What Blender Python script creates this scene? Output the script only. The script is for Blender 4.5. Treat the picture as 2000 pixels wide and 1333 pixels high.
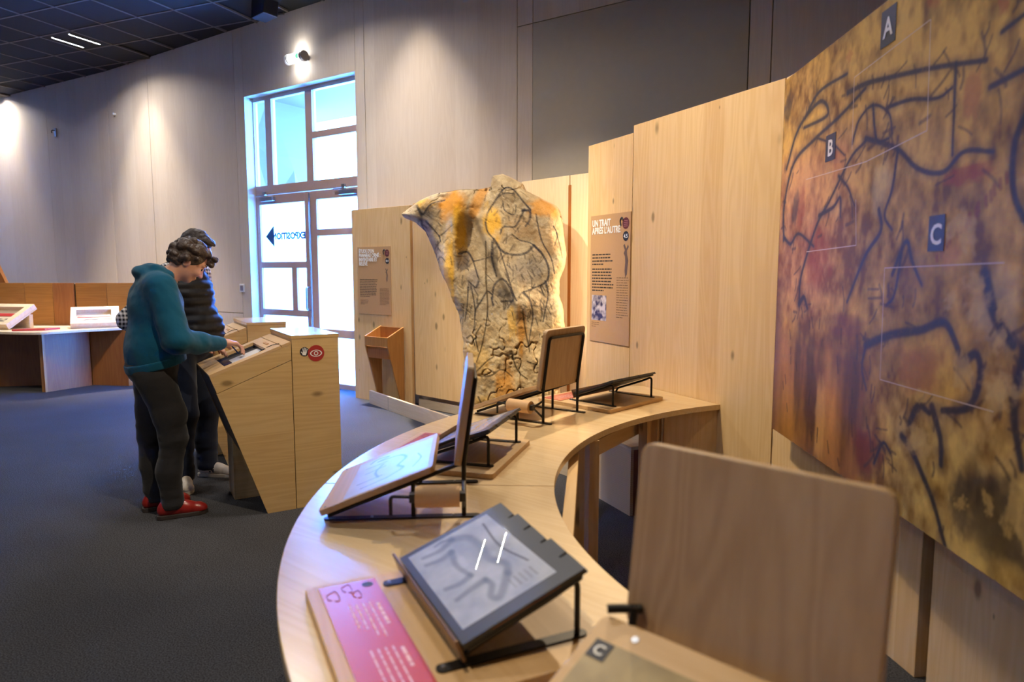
import bpy, bmesh, math, random
import numpy as np
from mathutils import Vector, Matrix

for _o in list(bpy.data.objects):
    bpy.data.objects.remove(_o, do_unlink=True)
SC = bpy.context.scene
COL = SC.collection
R = math.radians

# ------------------------------------------------------------------ camera
cam_data = bpy.data.cameras.new('camera')
cam_data.lens = 24.0
cam_data.sensor_width = 36.0
cam_data.clip_start = 0.05
cam_data.dof.use_dof = True
cam_data.dof.focus_distance = 4.7
cam_data.dof.aperture_fstop = 2.6
cam = bpy.data.objects.new('camera', cam_data)
COL.objects.link(cam)
cam.location = (0, 0, 1.45)
cam.rotation_euler = (R(90 - 5.847), 0, 0)
SC.camera = cam

# ------------------------------------------------------------------ view, world, lights
SC.view_settings.view_transform = 'Standard'
SC.view_settings.look = 'None'
SC.view_settings.exposure = 1.0
SC.view_settings.gamma = 1.0
SC.view_settings.use_curve_mapping = False
try:
    SC.cycles.use_denoising = True
    SC.cycles.max_bounces = 8
    SC.cycles.diffuse_bounces = 4
    SC.cycles.glossy_bounces = 3
    SC.cycles.transmission_bounces = 6
    SC.cycles.transparent_max_bounces = 8
    SC.cycles.sample_clamp_indirect = 0.0
except Exception:
    pass

world = bpy.data.worlds.new('overcast_sky')
SC.world = world
world.use_nodes = True
bg = world.node_tree.nodes['Background']
bg.inputs['Color'].default_value = (0.065, 0.27, 1.0, 1)
bg.inputs['Strength'].default_value = 62.0

WARM = (1.0, 0.81, 0.56)
NEUT = (1.0, 0.89, 0.76)

def spot(name, loc, target, energy, angle, blend=0.6, color=WARM, radius=0.05, linear=False):
    d = bpy.data.lights.new(name, 'SPOT')
    d.energy = energy
    d.spot_size = R(angle)
    d.spot_blend = blend
    d.color = color
    d.shadow_soft_size = radius
    o = bpy.data.objects.new(name, d)
    COL.objects.link(o)
    if linear:
        d.use_nodes = True
        nt = d.node_tree
        fo = nt.nodes.new('ShaderNodeLightFalloff'); fo.inputs['Strength'].default_value = 1.0
        nt.links.new(fo.outputs['Constant'], nt.nodes['Emission'].inputs['Strength'])
    o.location = loc
    o.rotation_euler = (Vector(target) - Vector(loc)).to_track_quat('-Z', 'Y').to_euler()
    return o

# back wall frame: s along the wall (to the right), y into the wall
WP = Vector((-3.36, 8.96, 0)); WA = math.atan2(-0.90, 1.34)
WD = Vector((math.cos(WA), math.sin(WA), 0)); WN = Vector((-math.sin(WA), math.cos(WA), 0))
def wpt(s, y, z):
    return WP + WD * s + WN * y + Vector((0, 0, z))

CEIL = 4.5
# wall washers close to the back wall
for _i, (_s, _e) in enumerate([(-2.35, 62), (-6.6, 58), (2.9, 50)]):
    spot('wall_washer_light', wpt(_s, -0.40, CEIL - 0.06), wpt(_s, -0.05, 0), _e, 76, 1.0, NEUT, 0.06, True)
# track spots over the exhibition (ceiling level)
spot('track_spot_light', (0.9, 5.6, 4.42), (0.70, 2.2, 0.7), 330, 42, 1.0, WARM, 0.035)
spot('track_spot_light', (-2.0, 3.4, 4.42), (0.3, 5.9, 1.2), 330, 40, 0.7, WARM, 0.05)
spot('track_spot_light', (-1.0, 3.2, 4.42), (1.0, 4.0, 1.3), 215, 60, 0.8, WARM, 0.05)
spot('track_spot_light', (-0.9, 0.6, 4.42), (1.25, 2.3, 1.7), 36, 56, 0.7, WARM, 0.05)
spot('track_spot_light', (-1.2, 0.9, 4.42), (0.28, 0.95, 0.75), 135, 34, 0.8, WARM, 0.04)
spot('track_spot_light', (0.0, 1.7, 4.42), (-1.45, 4.1, 0.6), 190, 34, 0.8, WARM, 0.05)
spot('track_spot_light', (-4.3, 5.6, 4.42), (-5.4, 8.6, 0.9), 130, 50, 0.7, WARM, 0.05)

# ------------------------------------------------------------------ numpy helpers
def _hash(ix, iy, iz, seed):
    h = (ix.astype(np.int64) * 374761393 + iy.astype(np.int64) * 668265263 + iz.astype(np.int64) * 2147483647 + seed * 1274126177) & 0xFFFFFFFF
    h = ((h ^ (h >> 13)) * 1274126177) & 0xFFFFFFFF
    h = (h ^ (h >> 16)) & 0xFFFFFFFF
    return h.astype(np.float64) / 4294967295.0

def vnoise(x, y, z=None, seed=0):
    x = np.asarray(x, float); y = np.asarray(y, float)
    z = np.zeros_like(x) if z is None else np.asarray(z, float)
    ix, iy, iz = np.floor(x), np.floor(y), np.floor(z)
    fx, fy, fz = x - ix, y - iy, z - iz
    fx = fx * fx * (3 - 2 * fx); fy = fy * fy * (3 - 2 * fy); fz = fz * fz * (3 - 2 * fz)
    out = 0
    for a in (0, 1):
        for b in (0, 1):
            for c in (0, 1):
                w = (fx if a else 1 - fx) * (fy if b else 1 - fy) * (fz if c else 1 - fz)
                out = out + w * _hash(ix + a, iy + b, iz + c, seed)
    return out

def fbm(x, y, z=None, octv=4, seed=0):
    s, a, t = 0, 0.5, 0
    for i in range(octv):
        s = s + a * vnoise(x, y, z, seed + i * 17)
        t += a
        x = x * 2.03; y = y * 2.03
        if z is not None: z = z * 2.03
        a *= 0.5
    return s / t

def sstep(a, b, x):
    t = np.clip((x - a) / (b - a), 0, 1)
    return t * t * (3 - 2 * t)

def spline(pts, n=8):
    P = [np.array(p, float) for p in pts]
    if len(P) < 3: return np.array(P)
    P = [2 * P[0] - P[1]] + P + [2 * P[-1] - P[-2]]
    out = []
    for i in range(1, len(P) - 2):
        for k in range(n):
            t = k / n
            a, b, c, d = P[i - 1], P[i], P[i + 1], P[i + 2]
            out.append(0.5 * ((2 * b) + (-a + c) * t + (2 * a - 5 * b + 4 * c - d) * t * t + (-a + 3 * b - 3 * c + d) * t ** 3))
    out.append(P[-2])
    return np.array(out)

def stroke(col, x, y, pts, w, color, soft=1.0, alpha=1.0, w2=None, n=6, rough=0.0):
    """paint a line onto the colour array col (N,3) at print coordinates x, y"""
    S = spline(pts, n)
    m = len(S) - 1
    ww = np.linspace(w, w if w2 is None else w2, m + 1)
    pad = max(w, w2 or 0) * (1 + soft) + 1e-6
    sel = np.where((x > S[:, 0].min() - pad) & (x < S[:, 0].max() + pad) & (y > S[:, 1].min() - pad) & (y < S[:, 1].max() + pad))[0]
    if len(sel) == 0: return
    X, Y = x[sel], y[sel]
    A = np.zeros(len(sel))
    for i in range(m):
        p, q = S[i], S[i + 1]
        d = q - p; L = d @ d + 1e-12
        t = np.clip(((X - p[0]) * d[0] + (Y - p[1]) * d[1]) / L, 0, 1)
        dist = np.hypot(X - p[0] - t * d[0], Y - p[1] - t * d[1])
        wi = ww[i] + (ww[i + 1] - ww[i]) * t
        A = np.maximum(A, 1 - sstep(wi * 0.5, wi * (0.5 + soft), dist))
    if rough > 0:
        sc = 1.6 / max(w, w2 or 0)
        A = A * np.clip(1.25 - rough * 1.9 * (1 - fbm(X * sc, Y * sc, octv=3, seed=7)) + (1 - rough) * .2, 0, 1)
    A = (A * alpha)[:, None]
    col[sel] = col[sel] * (1 - A) + np.array(color) * A

def blob(col, x, y, cx, cy, rx, ry, color, alpha=0.8, rot=0.0, seed=0, rough=0.5):
    c, s = math.cos(rot), math.sin(rot)
    u = ((x - cx) * c + (y - cy) * s) / rx
    v = (-(x - cx) * s + (y - cy) * c) / ry
    d = np.sqrt(u * u + v * v) + rough * (fbm(u * 2.2 + seed, v * 2.2, octv=4, seed=seed) - 0.5) * 1.6
    A = (alpha * (1 - sstep(0.45, 1.05, d)))[:, None]
    col[:] = col * (1 - A) + np.array(color) * A

# ------------------------------------------------------------------ mesh builder
class MB:
    def __init__(self):
        self.v = []; self.f = []
    def add(self, vs, fs):
        k = len(self.v)
        self.v.extend([tuple(p) for p in vs])
        self.f.extend([tuple(i + k for i in f) for f in fs])
        return self
    def box(self, x0, x1, y0, y1, z0, z1, M=None):
        vs = [(x, y, z) for z in (z0, z1) for y in (y0, y1) for x in (x0, x1)]
        if M is not None: vs = [tuple(M @ Vector(p)) for p in vs]
        return self.add(vs, [(0, 2, 3, 1), (4, 5, 7, 6), (0, 1, 5, 4), (2, 6, 7, 3), (0, 4, 6, 2), (1, 3, 7, 5)])
    def prism(self, poly, h0, h1, M=None):
        """poly in xy (ccw), extruded in z"""
        n = len(poly)
        vs = [(p[0], p[1], h0) for p in poly] + [(p[0], p[1], h1) for p in poly]
        if M is not None: vs = [tuple(M @ Vector(p)) for p in vs]
        fs = [tuple(range(n - 1, -1, -1)), tuple(range(n, 2 * n))] + [(i, (i + 1) % n, n + (i + 1) % n, n + i) for i in range(n)]
        return self.add(vs, fs)
    def tube(self, pts, r, n=10, closed=False, M=None, r2=None):
        P = [Vector(p) for p in pts]
        m = len(P)
        ref = Vector((0, 0, 1))
        vs = []; prev = None
        for i in range(m):
            if i == 0: t = P[1] - P[0]
            elif i == m - 1: t = P[-1] - P[-2]
            else: t = (P[i + 1] - P[i]).normalized() + (P[i] - P[i - 1]).normalized()
            t.normalize()
            if prev is None:
                a = ref if abs(t.dot(ref)) < 0.9 else Vector((1, 0, 0))
                u = a.cross(t).normalized()
            else:
                u = (prev - t * prev.dot(t)).normalized()
            prev = u
            w = t.cross(u)
            rr = r if r2 is None else r + (r2 - r) * i / (m - 1)
            for k in range(n):
                a = 2 * math.pi * k / n
                vs.append(P[i] + u * (rr * math.cos(a)) + w * (rr * math.sin(a)))
        if M is not None: vs = [M @ p for p in vs]
        fs = []
        for i in range(m - 1):
            for k in range(n):
                fs.append((i * n + k, i * n + (k + 1) % n, (i + 1) * n + (k + 1) % n, (i + 1) * n + k))
        fs.append(tuple(range(n - 1, -1, -1)))
        fs.append(tuple(range((m - 1) * n, m * n)))
        return self.add(vs, fs)
    def disc(self, c, r, n=24, M=None):
        vs = [(c[0] + r * math.cos(2 * math.pi * k / n), c[1] + r * math.sin(2 * math.pi * k / n), c[2]) for k in range(n)]
        if M is not None: vs = [tuple(M @ Vector(p)) for p in vs]
        return self.add(vs, [tuple(range(n))])
    def lathe(self, prof, n=24, M=None):
        """prof: (r, z) list"""
        vs = []
        for (r, z) in prof:
            for k in range(n):
                a = 2 * math.pi * k / n
                vs.append((r * math.cos(a), r * math.sin(a), z))
        if M is not None: vs = [tuple(M @ Vector(p)) for p in vs]
        fs = []
        m = len(prof)
        for i in range(m - 1):
            for k in range(n):
                fs.append((i * n + k, i * n + (k + 1) % n, (i + 1) * n + (k + 1) % n, (i + 1) * n + k))
        fs.append(tuple(range(n - 1, -1, -1))); fs.append(tuple(range((m - 1) * n, m * n)))
        return self.add(vs, fs)
    def mesh(self, name):
        me = bpy.data.meshes.new(name)
        me.from_pydata(self.v, [], self.f)
        me.update()
        return me

def fillet(pts, r, n=4):
    """round the inner corners of a 3d polyline"""
    P = [Vector(p) for p in pts]
    out = [P[0]]
    for i in range(1, len(P) - 1):
        a, b, c = P[i - 1], P[i], P[i + 1]
        d1 = (a - b); d2 = (c - b)
        k = min(r, d1.length * 0.45, d2.length * 0.45)
        s = b + d1.normalized() * k; e = b + d2.normalized() * k
        for j in range(n + 1):
            t = j / n
            out.append(s * (1 - t) ** 2 + b * 2 * t * (1 - t) + e * t * t)
    out.append(P[-1])
    return out

def rrect(x0, x1, y0, y1, r, n=4):
    out = []
    for cx, cy, a0 in ((x1 - r, y0 + r, -90), (x1 - r, y1 - r, 0), (x0 + r, y1 - r, 90), (x0 + r, y0 + r, 180)):
        for k in range(n + 1):
            a = R(a0 + 90 * k / n)
            out.append((cx + r * math.cos(a), cy + r * math.sin(a)))
    return out

def tag(o, label=None, cat=None, group=None, kind=None):
    if label: o['label'] = label
    if cat: o['category'] = cat
    if group: o['group'] = group
    if kind: o['kind'] = kind
    return o

def obj(name, mb, material, parent=None, loc=None, rotz=None, smooth=None, bevel=0.0, label=None):
    me = mb.mesh(name) if isinstance(mb, MB) else mb
    if material is not None and len(me.materials) == 0: me.materials.append(material)
    if smooth:
        me.polygons.foreach_set('use_smooth', [True] * len(me.polygons))
        if smooth < 180: me.set_sharp_from_angle(angle=R(smooth))
    o = bpy.data.objects.new(name, me)
    COL.objects.link(o)
    if parent is not None: o.parent = parent
    if loc is not None: o.location = loc
    if rotz is not None: o.rotation_euler = (0, 0, rotz)
    if bevel > 0:
        b = o.modifiers.new('edge', 'BEVEL'); b.width = bevel; b.segments = 2; b.limit_method = 'ANGLE'
    if label: o['label'] = label
    return o

def empty(name, loc=(0, 0, 0), rotz=0.0, parent=None):
    o = bpy.data.objects.new(name, None)
    o.empty_display_size = 0.1
    COL.objects.link(o)
    o.location = loc; o.rotation_euler = (0, 0, rotz)
    if parent is not None: o.parent = parent
    return o

def copy_tree(o, parent=None):
    c = o.copy(); COL.objects.link(c); c.parent = parent
    for ch in list(o.children): copy_tree(ch, c)
    return c

def grid_mesh(name, X, Y, Z, col=None, flip=False):
    """X,Y,Z 2d arrays -> quad sheet with optional colour (h,w,3)"""
    h, w = X.shape
    me = bpy.data.meshes.new(name)
    idx = np.arange(h * w).reshape(h, w)
    q = np.stack([idx[:-1, :-1], idx[:-1, 1:], idx[1:, 1:], idx[1:, :-1]], -1).reshape(-1, 4)
    if flip: q = q[:, ::-1]
    raw_mesh(me, np.stack([X, Y, Z], -1).reshape(-1, 3), q)
    if col is not None: set_col(me, col.reshape(-1, 3))
    return me

def raw_mesh(me, V, Q):
    nv, nq = len(V), len(Q)
    k = Q.shape[1]
    me.vertices.add(nv); me.vertices.foreach_set('co', np.ascontiguousarray(V, dtype=np.float32).ravel())
    me.loops.add(nq * k); me.loops.foreach_set('vertex_index', np.ascontiguousarray(Q, dtype=np.int32).ravel())
    me.polygons.add(nq)
    me.polygons.foreach_set('loop_start', np.arange(0, nq * k, k, dtype=np.int32))
    me.polygons.foreach_set('loop_total', np.full(nq, k, dtype=np.int32))
    me.update(calc_edges=True); me.validate()

def set_col(me, C):
    a = me.color_attributes.new('Col', 'FLOAT_COLOR', 'POINT')
    buf = np.ones((len(C), 4), np.float32); buf[:, :3] = C
    a.data.foreach_set('color', buf.ravel())

def text_mb(s, size, bold=0.0, align='LEFT', depth=0.0006, mirror=False, spacing=1.0):
    """lettering in the local xz plane facing -y"""
    cu = bpy.data.curves.new('t', 'FONT')
    cu.body = s; cu.size = size; cu.align_x = align; cu.offset = bold * size; cu.extrude = depth
    cu.space_line = spacing; cu.resolution_u = 3
    o = bpy.data.objects.new('t', cu); COL.objects.link(o)
    dg = bpy.context.evaluated_depsgraph_get()
    me = bpy.data.meshes.new_from_object(o.evaluated_get(dg))
    mb = MB()
    vs = [(v.co.x * (-1 if mirror else 1), -v.co.z, v.co.y) for v in me.vertices]
    mb.add(vs, [tuple(p.vertices) for p in me.polygons])
    bpy.data.objects.remove(o); bpy.data.curves.remove(cu); bpy.data.meshes.remove(me)
    return mb

# ------------------------------------------------------------------ materials
def new_mat(name):
    m = bpy.data.materials.new(name); m.use_nodes = True
    nt = m.node_tree
    return m, nt, nt.nodes['Principled BSDF']

def N(nt, typ, **kw):
    n = nt.nodes.new(typ)
    for k, v in kw.items(): setattr(n, k, v)
    return n

def MATH(nt, op, a, b=None, c=None):
    n = nt.nodes.new('ShaderNodeMath'); n.operation = op
    for i, x in enumerate((a, b, c)):
        if x is None: continue
        if hasattr(x, 'links'): nt.links.new(x, n.inputs[i])
        else: n.inputs[i].default_value = x
    return n.outputs[0]

def MIX(nt, fac, a, b, mode='MIX'):
    n = nt.nodes.new('ShaderNodeMix'); n.data_type = 'RGBA'; n.blend_type = mode
    for i, x in ((0, fac), (6, a), (7, b)):
        if hasattr(x, 'links'): nt.links.new(x, n.inputs[i])
        else: n.inputs[i].default_value = x if i == 0 else (tuple(x) + (1,) if len(x) == 3 else x)
    return n.outputs[2]

def srgb(r, g, b):
    f = lambda c: ((c / 255 + 0.055) / 1.055) ** 2.4 if c > 10 else c / 255 / 12.92
    return (f(r), f(g), f(b))

def plain(name, color, rough=0.5, metal=0.0, spec=0.5, noise=0.0, nscale=30, bump=0.0, coat=0.0, coat_rough=0.05):
    m, nt, b = new_mat(name)
    b.inputs['Base Color'].default_value = tuple(color) + (1,)
    b.inputs['Roughness'].default_value = rough
    b.inputs['Metallic'].default_value = metal
    b.inputs['Specular IOR Level'].default_value = spec
    b.inputs['Coat Weight'].default_value = coat
    b.inputs['Coat Roughness'].default_value = coat_rough
    if noise or bump:
        tc = N(nt, 'ShaderNodeTexCoord'); nz = N(nt, 'ShaderNodeTexNoise')
        nz.inputs['Scale'].default_value = nscale; nz.inputs['Detail'].default_value = 4
        nt.links.new(tc.outputs['Object'], nz.inputs['Vector'])
        if noise:
            lo = tuple(c * (1 - noise) for c in color); hi = tuple(min(1, c * (1 + noise)) for c in color)
            nt.links.new(MIX(nt, nz.outputs['Fac'], lo, hi), b.inputs['Base Color'])
        if bump:
            bp = N(nt, 'ShaderNodeBump'); bp.inputs['Strength'].default_value = bump; bp.inputs['Distance'].default_value = 0.01
            nt.links.new(nz.outputs['Fac'], bp.inputs['Height']); nt.links.new(bp.outputs['Normal'], b.inputs['Normal'])
    return m

def wood(name, c1, c2, axis='Z', plank=0.14, knots=1.0, knot_col=None, rough=0.45, spec=0.4, fig=1.0, rot=0.0, coat=0.0, coat_rough=0.2, kscale=1.0):
    m, nt, b = new_mat(name)
    tc = N(nt, 'ShaderNodeTexCoord'); mp = N(nt, 'ShaderNodeMapping')
    nt.links.new(tc.outputs['Object'], mp.inputs['Vector'])
    mp.inputs['Rotation'].default_value = (0, 0, rot)
    sp = N(nt, 'ShaderNodeSeparateXYZ'); nt.links.new(mp.outputs['Vector'], sp.inputs[0])
    X, Y, Z = sp.outputs
    along, ca, cb = {'Z': (Z, X, Y), 'X': (X, Y, Z), 'Y': (Y, X, Z), 'XZ': (X, Z, Y)}[axis]
    oi = N(nt, 'ShaderNodeObjectInfo')
    rnd = oi.outputs['Random']
    pid = MATH(nt, 'FLOOR', MATH(nt, 'DIVIDE', ca, plank))
    wn = N(nt, 'ShaderNodeTexWhiteNoise', noise_dimensions='1D')
    nt.links.new(MATH(nt, 'ADD', pid, MATH(nt, 'MULTIPLY', rnd, 91.7)), wn.inputs['W'])
    pv = wn.outputs['Value']
    al = MATH(nt, 'ADD', along, MATH(nt, 'ADD', MATH(nt, 'MULTIPLY', pv, 13.0), MATH(nt, 'MULTIPLY', rnd, 31.0)))
    def vec(sa, sb, sl):
        c = N(nt, 'ShaderNodeCombineXYZ')
        nt.links.new(MATH(nt, 'MULTIPLY', ca, sa), c.inputs[0]); nt.links.new(MATH(nt, 'MULTIPLY', cb, sb), c.inputs[1]); nt.links.new(MATH(nt, 'MULTIPLY', al, sl), c.inputs[2])
        return c.outputs[0]
    n1 = N(nt, 'ShaderNodeTexNoise'); n1.inputs['Scale'].default_value = 1; n1.inputs['Detail'].default_value = 3
    nt.links.new(vec(150, 150, 4), n1.inputs['Vector'])
    n2 = N(nt, 'ShaderNodeTexNoise'); n2.inputs['Scale'].default_value = 1; n2.inputs['Detail'].default_value = 2; n2.inputs['Distortion'].default_value = 0.3
    nt.links.new(vec(8, 8, 0.55), n2.inputs['Vector'])
    rings = MATH(nt, 'ADD', MATH(nt, 'MULTIPLY', MATH(nt, 'SINE', MATH(nt, 'MULTIPLY', n2.outputs['Fac'], 75.0)), 0.5), 0.5)
    # knots
    vo = N(nt, 'ShaderNodeTexVoronoi'); vo.inputs['Scale'].default_value = 1
    nt.links.new(vec(8.5 * kscale, 0.0, 4.2 * kscale), vo.inputs['Vector'])
    sc_ = N(nt, 'ShaderNodeSeparateColor'); nt.links.new(vo.outputs['Color'], sc_.inputs[0])
    size = MATH(nt, 'MULTIPLY', MATH(nt, 'MAXIMUM', MATH(nt, 'SUBTRACT', sc_.outputs[0], 1.0 - 0.5 * knots), 0.0), 0.32)
    kn = MATH(nt, 'SUBTRACT', 1.0, MATH(nt, 'SMOOTH_MIN', MATH(nt, 'DIVIDE', vo.outputs['Distance'], MATH(nt, 'ADD', size, 0.0001)), 1.0, 0.25))
    kn = MATH(nt, 'MINIMUM', MATH(nt, 'MULTIPLY', MATH(nt, 'MAXIMUM', kn, 0.0), 2.0), 1.0)
    g = MATH(nt, 'ADD', MATH(nt, 'MULTIPLY', n1.outputs['Fac'], 0.45), MATH(nt, 'MULTIPLY', rings, 0.30 * fig))
    g = MATH(nt, 'ADD', g, MATH(nt, 'MULTIPLY', MATH(nt, 'SUBTRACT', pv, 0.5), 0.35))
    g = MATH(nt, 'MINIMUM', MATH(nt, 'MAXIMUM', g, 0.0), 1.0)
    colr = MIX(nt, g, c1, c2)
    kc = knot_col or tuple(c * 0.32 for c in c2)
    colr = MIX(nt, MATH(nt, 'MULTIPLY', kn, 0.75), colr, kc)
    nt.links.new(colr, b.inputs['Base Color'])
    b.inputs['Roughness'].default_value = rough
    b.inputs['Specular IOR Level'].default_value = spec
    b.inputs['Coat Weight'].default_value = coat
    b.inputs['Coat Roughness'].default_value = coat_rough
    bp = N(nt, 'ShaderNodeBump'); bp.inputs['Strength'].default_value = 0.08; bp.inputs['Distance'].default_value = 0.004
    nt.links.new(n1.outputs['Fac'], bp.inputs['Height']); nt.links.new(bp.outputs['Normal'], b.inputs['Normal'])
    return m

def vcol(name, rough=0.6, nscale=60.0, namp=0.12, bump=0.0, spec=0.4, coat=0.0):
    m, nt, b = new_mat(name)
    at = N(nt, 'ShaderNodeAttribute'); at.attribute_name = 'Col'
    tc = N(nt, 'ShaderNodeTexCoord'); nz = N(nt, 'ShaderNodeTexNoise')
    nz.inputs['Scale'].default_value = nscale; nz.inputs['Detail'].default_value = 5
    nt.links.new(tc.outputs['Object'], nz.inputs['Vector'])
    k = MATH(nt, 'ADD', 1.0, MATH(nt, 'MULTIPLY', MATH(nt, 'SUBTRACT', nz.outputs['Fac'], 0.5), namp * 2))
    cb = N(nt, 'ShaderNodeCombineColor')
    for i in range(3): nt.links.new(k, cb.inputs[i])
    nt.links.new(MIX(nt, 1.0, at.outputs['Color'], cb.outputs[0], 'MULTIPLY'), b.inputs['Base Color'])
    b.inputs['Roughness'].default_value = rough
    b.inputs['Specular IOR Level'].default_value = spec
    b.inputs['Coat Weight'].default_value = coat
    b.inputs['Coat Roughness'].default_value = 0.0
    if bump:
        bp = N(nt, 'ShaderNodeBump'); bp.inputs['Strength'].default_value = bump; bp.inputs['Distance'].default_value = 0.012
        nt.links.new(nz.outputs['Fac'], bp.inputs['Height']); nt.links.new(bp.outputs['Normal'], b.inputs['Normal'])
    return m

def emit(name, color, strength):
    m, nt, b = new_mat(name)
    b.inputs['Base Color'].default_value = (0, 0, 0, 1)
    b.inputs['Emission Color'].default_value = tuple(color) + (1,)
    b.inputs['Emission Strength'].default_value = strength
    return m

M = {}
SPR1, SPR2 = srgb(230, 196, 144), srgb(210, 168, 110)
M['spruce'] = wood('spruce_panel', SPR1, SPR2, 'Z', 0.16, 1.45)
M['spruce_plain'] = wood('spruce_board', SPR1, SPR2, 'X', 0.2, 0.25)
M['counter'] = wood('spruce_counter', srgb(228, 200, 152), srgb(208, 170, 118), 'X', 0.22, 0.2, rough=0.5, spec=0.4, rot=R(38), coat=1.0, coat_rough=0.2)
M['kiosk'] = wood('spruce_kiosk', srgb(216, 184, 128), srgb(190, 152, 96), 'XZ', 0.24, 1.4, rough=0.4, coat=0.15)
M['kiosk_top'] = wood('spruce_kiosk_top', srgb(216, 184, 128), srgb(190, 152, 96), 'X', 0.24, 0.3, rough=0.25, coat=0.5, coat_rough=0.12)
M['board'] = wood('beech_board', srgb(188, 158, 122), srgb(160, 128, 94), 'Z', 0.5, 0.0, fig=1.2)
M['board_flat'] = wood('birch_board', srgb(214, 180, 134), srgb(194, 156, 108), 'X', 0.5, 0.15)
M['larch'] = wood('larch_panel', srgb(178, 126, 62), srgb(142, 92, 36), 'X', 0.22, 0.5)
M['larch_v'] = wood('larch_board', srgb(170, 112, 60), srgb(136, 82, 38), 'Z', 0.2, 0.3)
M['box_wood'] = wood('oiled_pine', srgb(196, 142, 78), srgb(166, 110, 54), 'Z', 0.3, 0.3)
M['limed'] = wood('limed_plywood', srgb(222, 208, 192), srgb(202, 184, 166), 'Z', 0.28, 0.3, knot_col=srgb(140, 124, 108), rough=0.6, spec=0.25, fig=0.6, kscale=0.8)
M['grey_panel'] = plain('grey_felt', srgb(184, 176, 162), 0.8, noise=0.05, nscale=14)
M['joint'] = plain('panel_joint', srgb(120, 100, 74), 0.8)
M['white_ply'] = wood('pale_spruce', srgb(232, 212, 182), srgb(214, 188, 150), 'Z', 0.2, 0.2)
M['plank'] = wood('pale_plank', srgb(222, 206, 182), srgb(198, 178, 150), 'X', 0.3, 0.5)
M['steel'] = plain('black_steel', srgb(40, 37, 35), 0.42, 0.6, 0.5, noise=0.2, nscale=80)
M['black'] = plain('black_plastic', srgb(26, 27, 32), 0.42)
M['dark_frame'] = plain('dark_board', srgb(52, 54, 62), 0.38, noise=0.1, nscale=30, coat=0.3)
M['kraft'] = plain('kraft_paper', srgb(206, 164, 116), 0.7, noise=0.08, nscale=50)
M['kraft_sign'] = plain('kraft_sign', srgb(190, 150, 106), 0.6, noise=0.04, nscale=90)
M['white'] = plain('white_paint', srgb(238, 238, 238), 0.5)
M['ink'] = plain('ink', srgb(52, 44, 44), 0.7)
M['ink_soft'] = plain('ink_soft', srgb(112, 84, 62), 0.7)
M['red'] = plain('red_print', srgb(168, 46, 44), 0.5)
M['redcard'] = plain('red_card', srgb(196, 58, 62), 0.35, coat=1.0, coat_rough=0.25, noise=0.04, nscale=8)
M['navy'] = plain('navy_print', srgb(34, 34, 48), 0.5)
M['maroon'] = plain('maroon_print', srgb(98, 40, 44), 0.6)
M['doorwood'] = plain('door_larch', srgb(196, 164, 150), 0.45, noise=0.07, nscale=12)
M['metal'] = plain('brushed_metal', srgb(176, 178, 182), 0.3, 0.9)
M['ceil'] = plain('black_ceiling_tile', srgb(24, 25, 28), 0.85, noise=0.12, nscale=200)
M['tbar'] = plain('ceiling_grid_bar', srgb(92, 85, 80), 0.6)
M['slab'] = plain('ceiling_void', srgb(16, 16, 17), 0.9)
M['tube'] = emit('lamp_tube', (0.92, 0.93, 1.0), 30)
M['sliver'] = plain('acrylic_edge', srgb(150, 150, 160), 0.2)

def frosted():
    m, nt, b = new_mat('frosted_glass')
    nt.nodes.remove(b)
    out = nt.nodes['Material Output']
    tr = N(nt, 'ShaderNodeBsdfTranslucent'); tr.inputs['Color'].default_value = (0.90, 0.95, 1.0, 1)
    df = N(nt, 'ShaderNodeBsdfDiffuse'); df.inputs['Color'].default_value = (0.8, 0.85, 0.9, 1)
    mx = N(nt, 'ShaderNodeMixShader'); mx.inputs[0].default_value = 0.12
    nt.links.new(tr.outputs[0], mx.inputs[1]); nt.links.new(df.outputs[0], mx.inputs[2])
    nt.links.new(mx.outputs[0], out.inputs['Surface'])
    return m
M['frost'] = frosted()

def clear_glass():
    m, nt, b = new_mat('clear_glass')
    nt.nodes.remove(b)
    out = nt.nodes['Material Output']
    tr = N(nt, 'ShaderNodeBsdfTransparent'); tr.inputs['Color'].default_value = (0.93, 0.97, 0.98, 1)
    gl = N(nt, 'ShaderNodeBsdfGlossy'); gl.inputs['Roughness'].default_value = 0.02
    fr = N(nt, 'ShaderNodeLayerWeight'); fr.inputs['Blend'].default_value = 0.12
    mx = N(nt, 'ShaderNodeMixShader')
    nt.links.new(fr.outputs[0], mx.inputs[0]); nt.links.new(tr.outputs[0], mx.inputs[1]); nt.links.new(gl.outputs[0], mx.inputs[2])
    nt.links.new(mx.outputs[0], out.inputs['Surface'])
    return m
M['glass'] = clear_glass()

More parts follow.
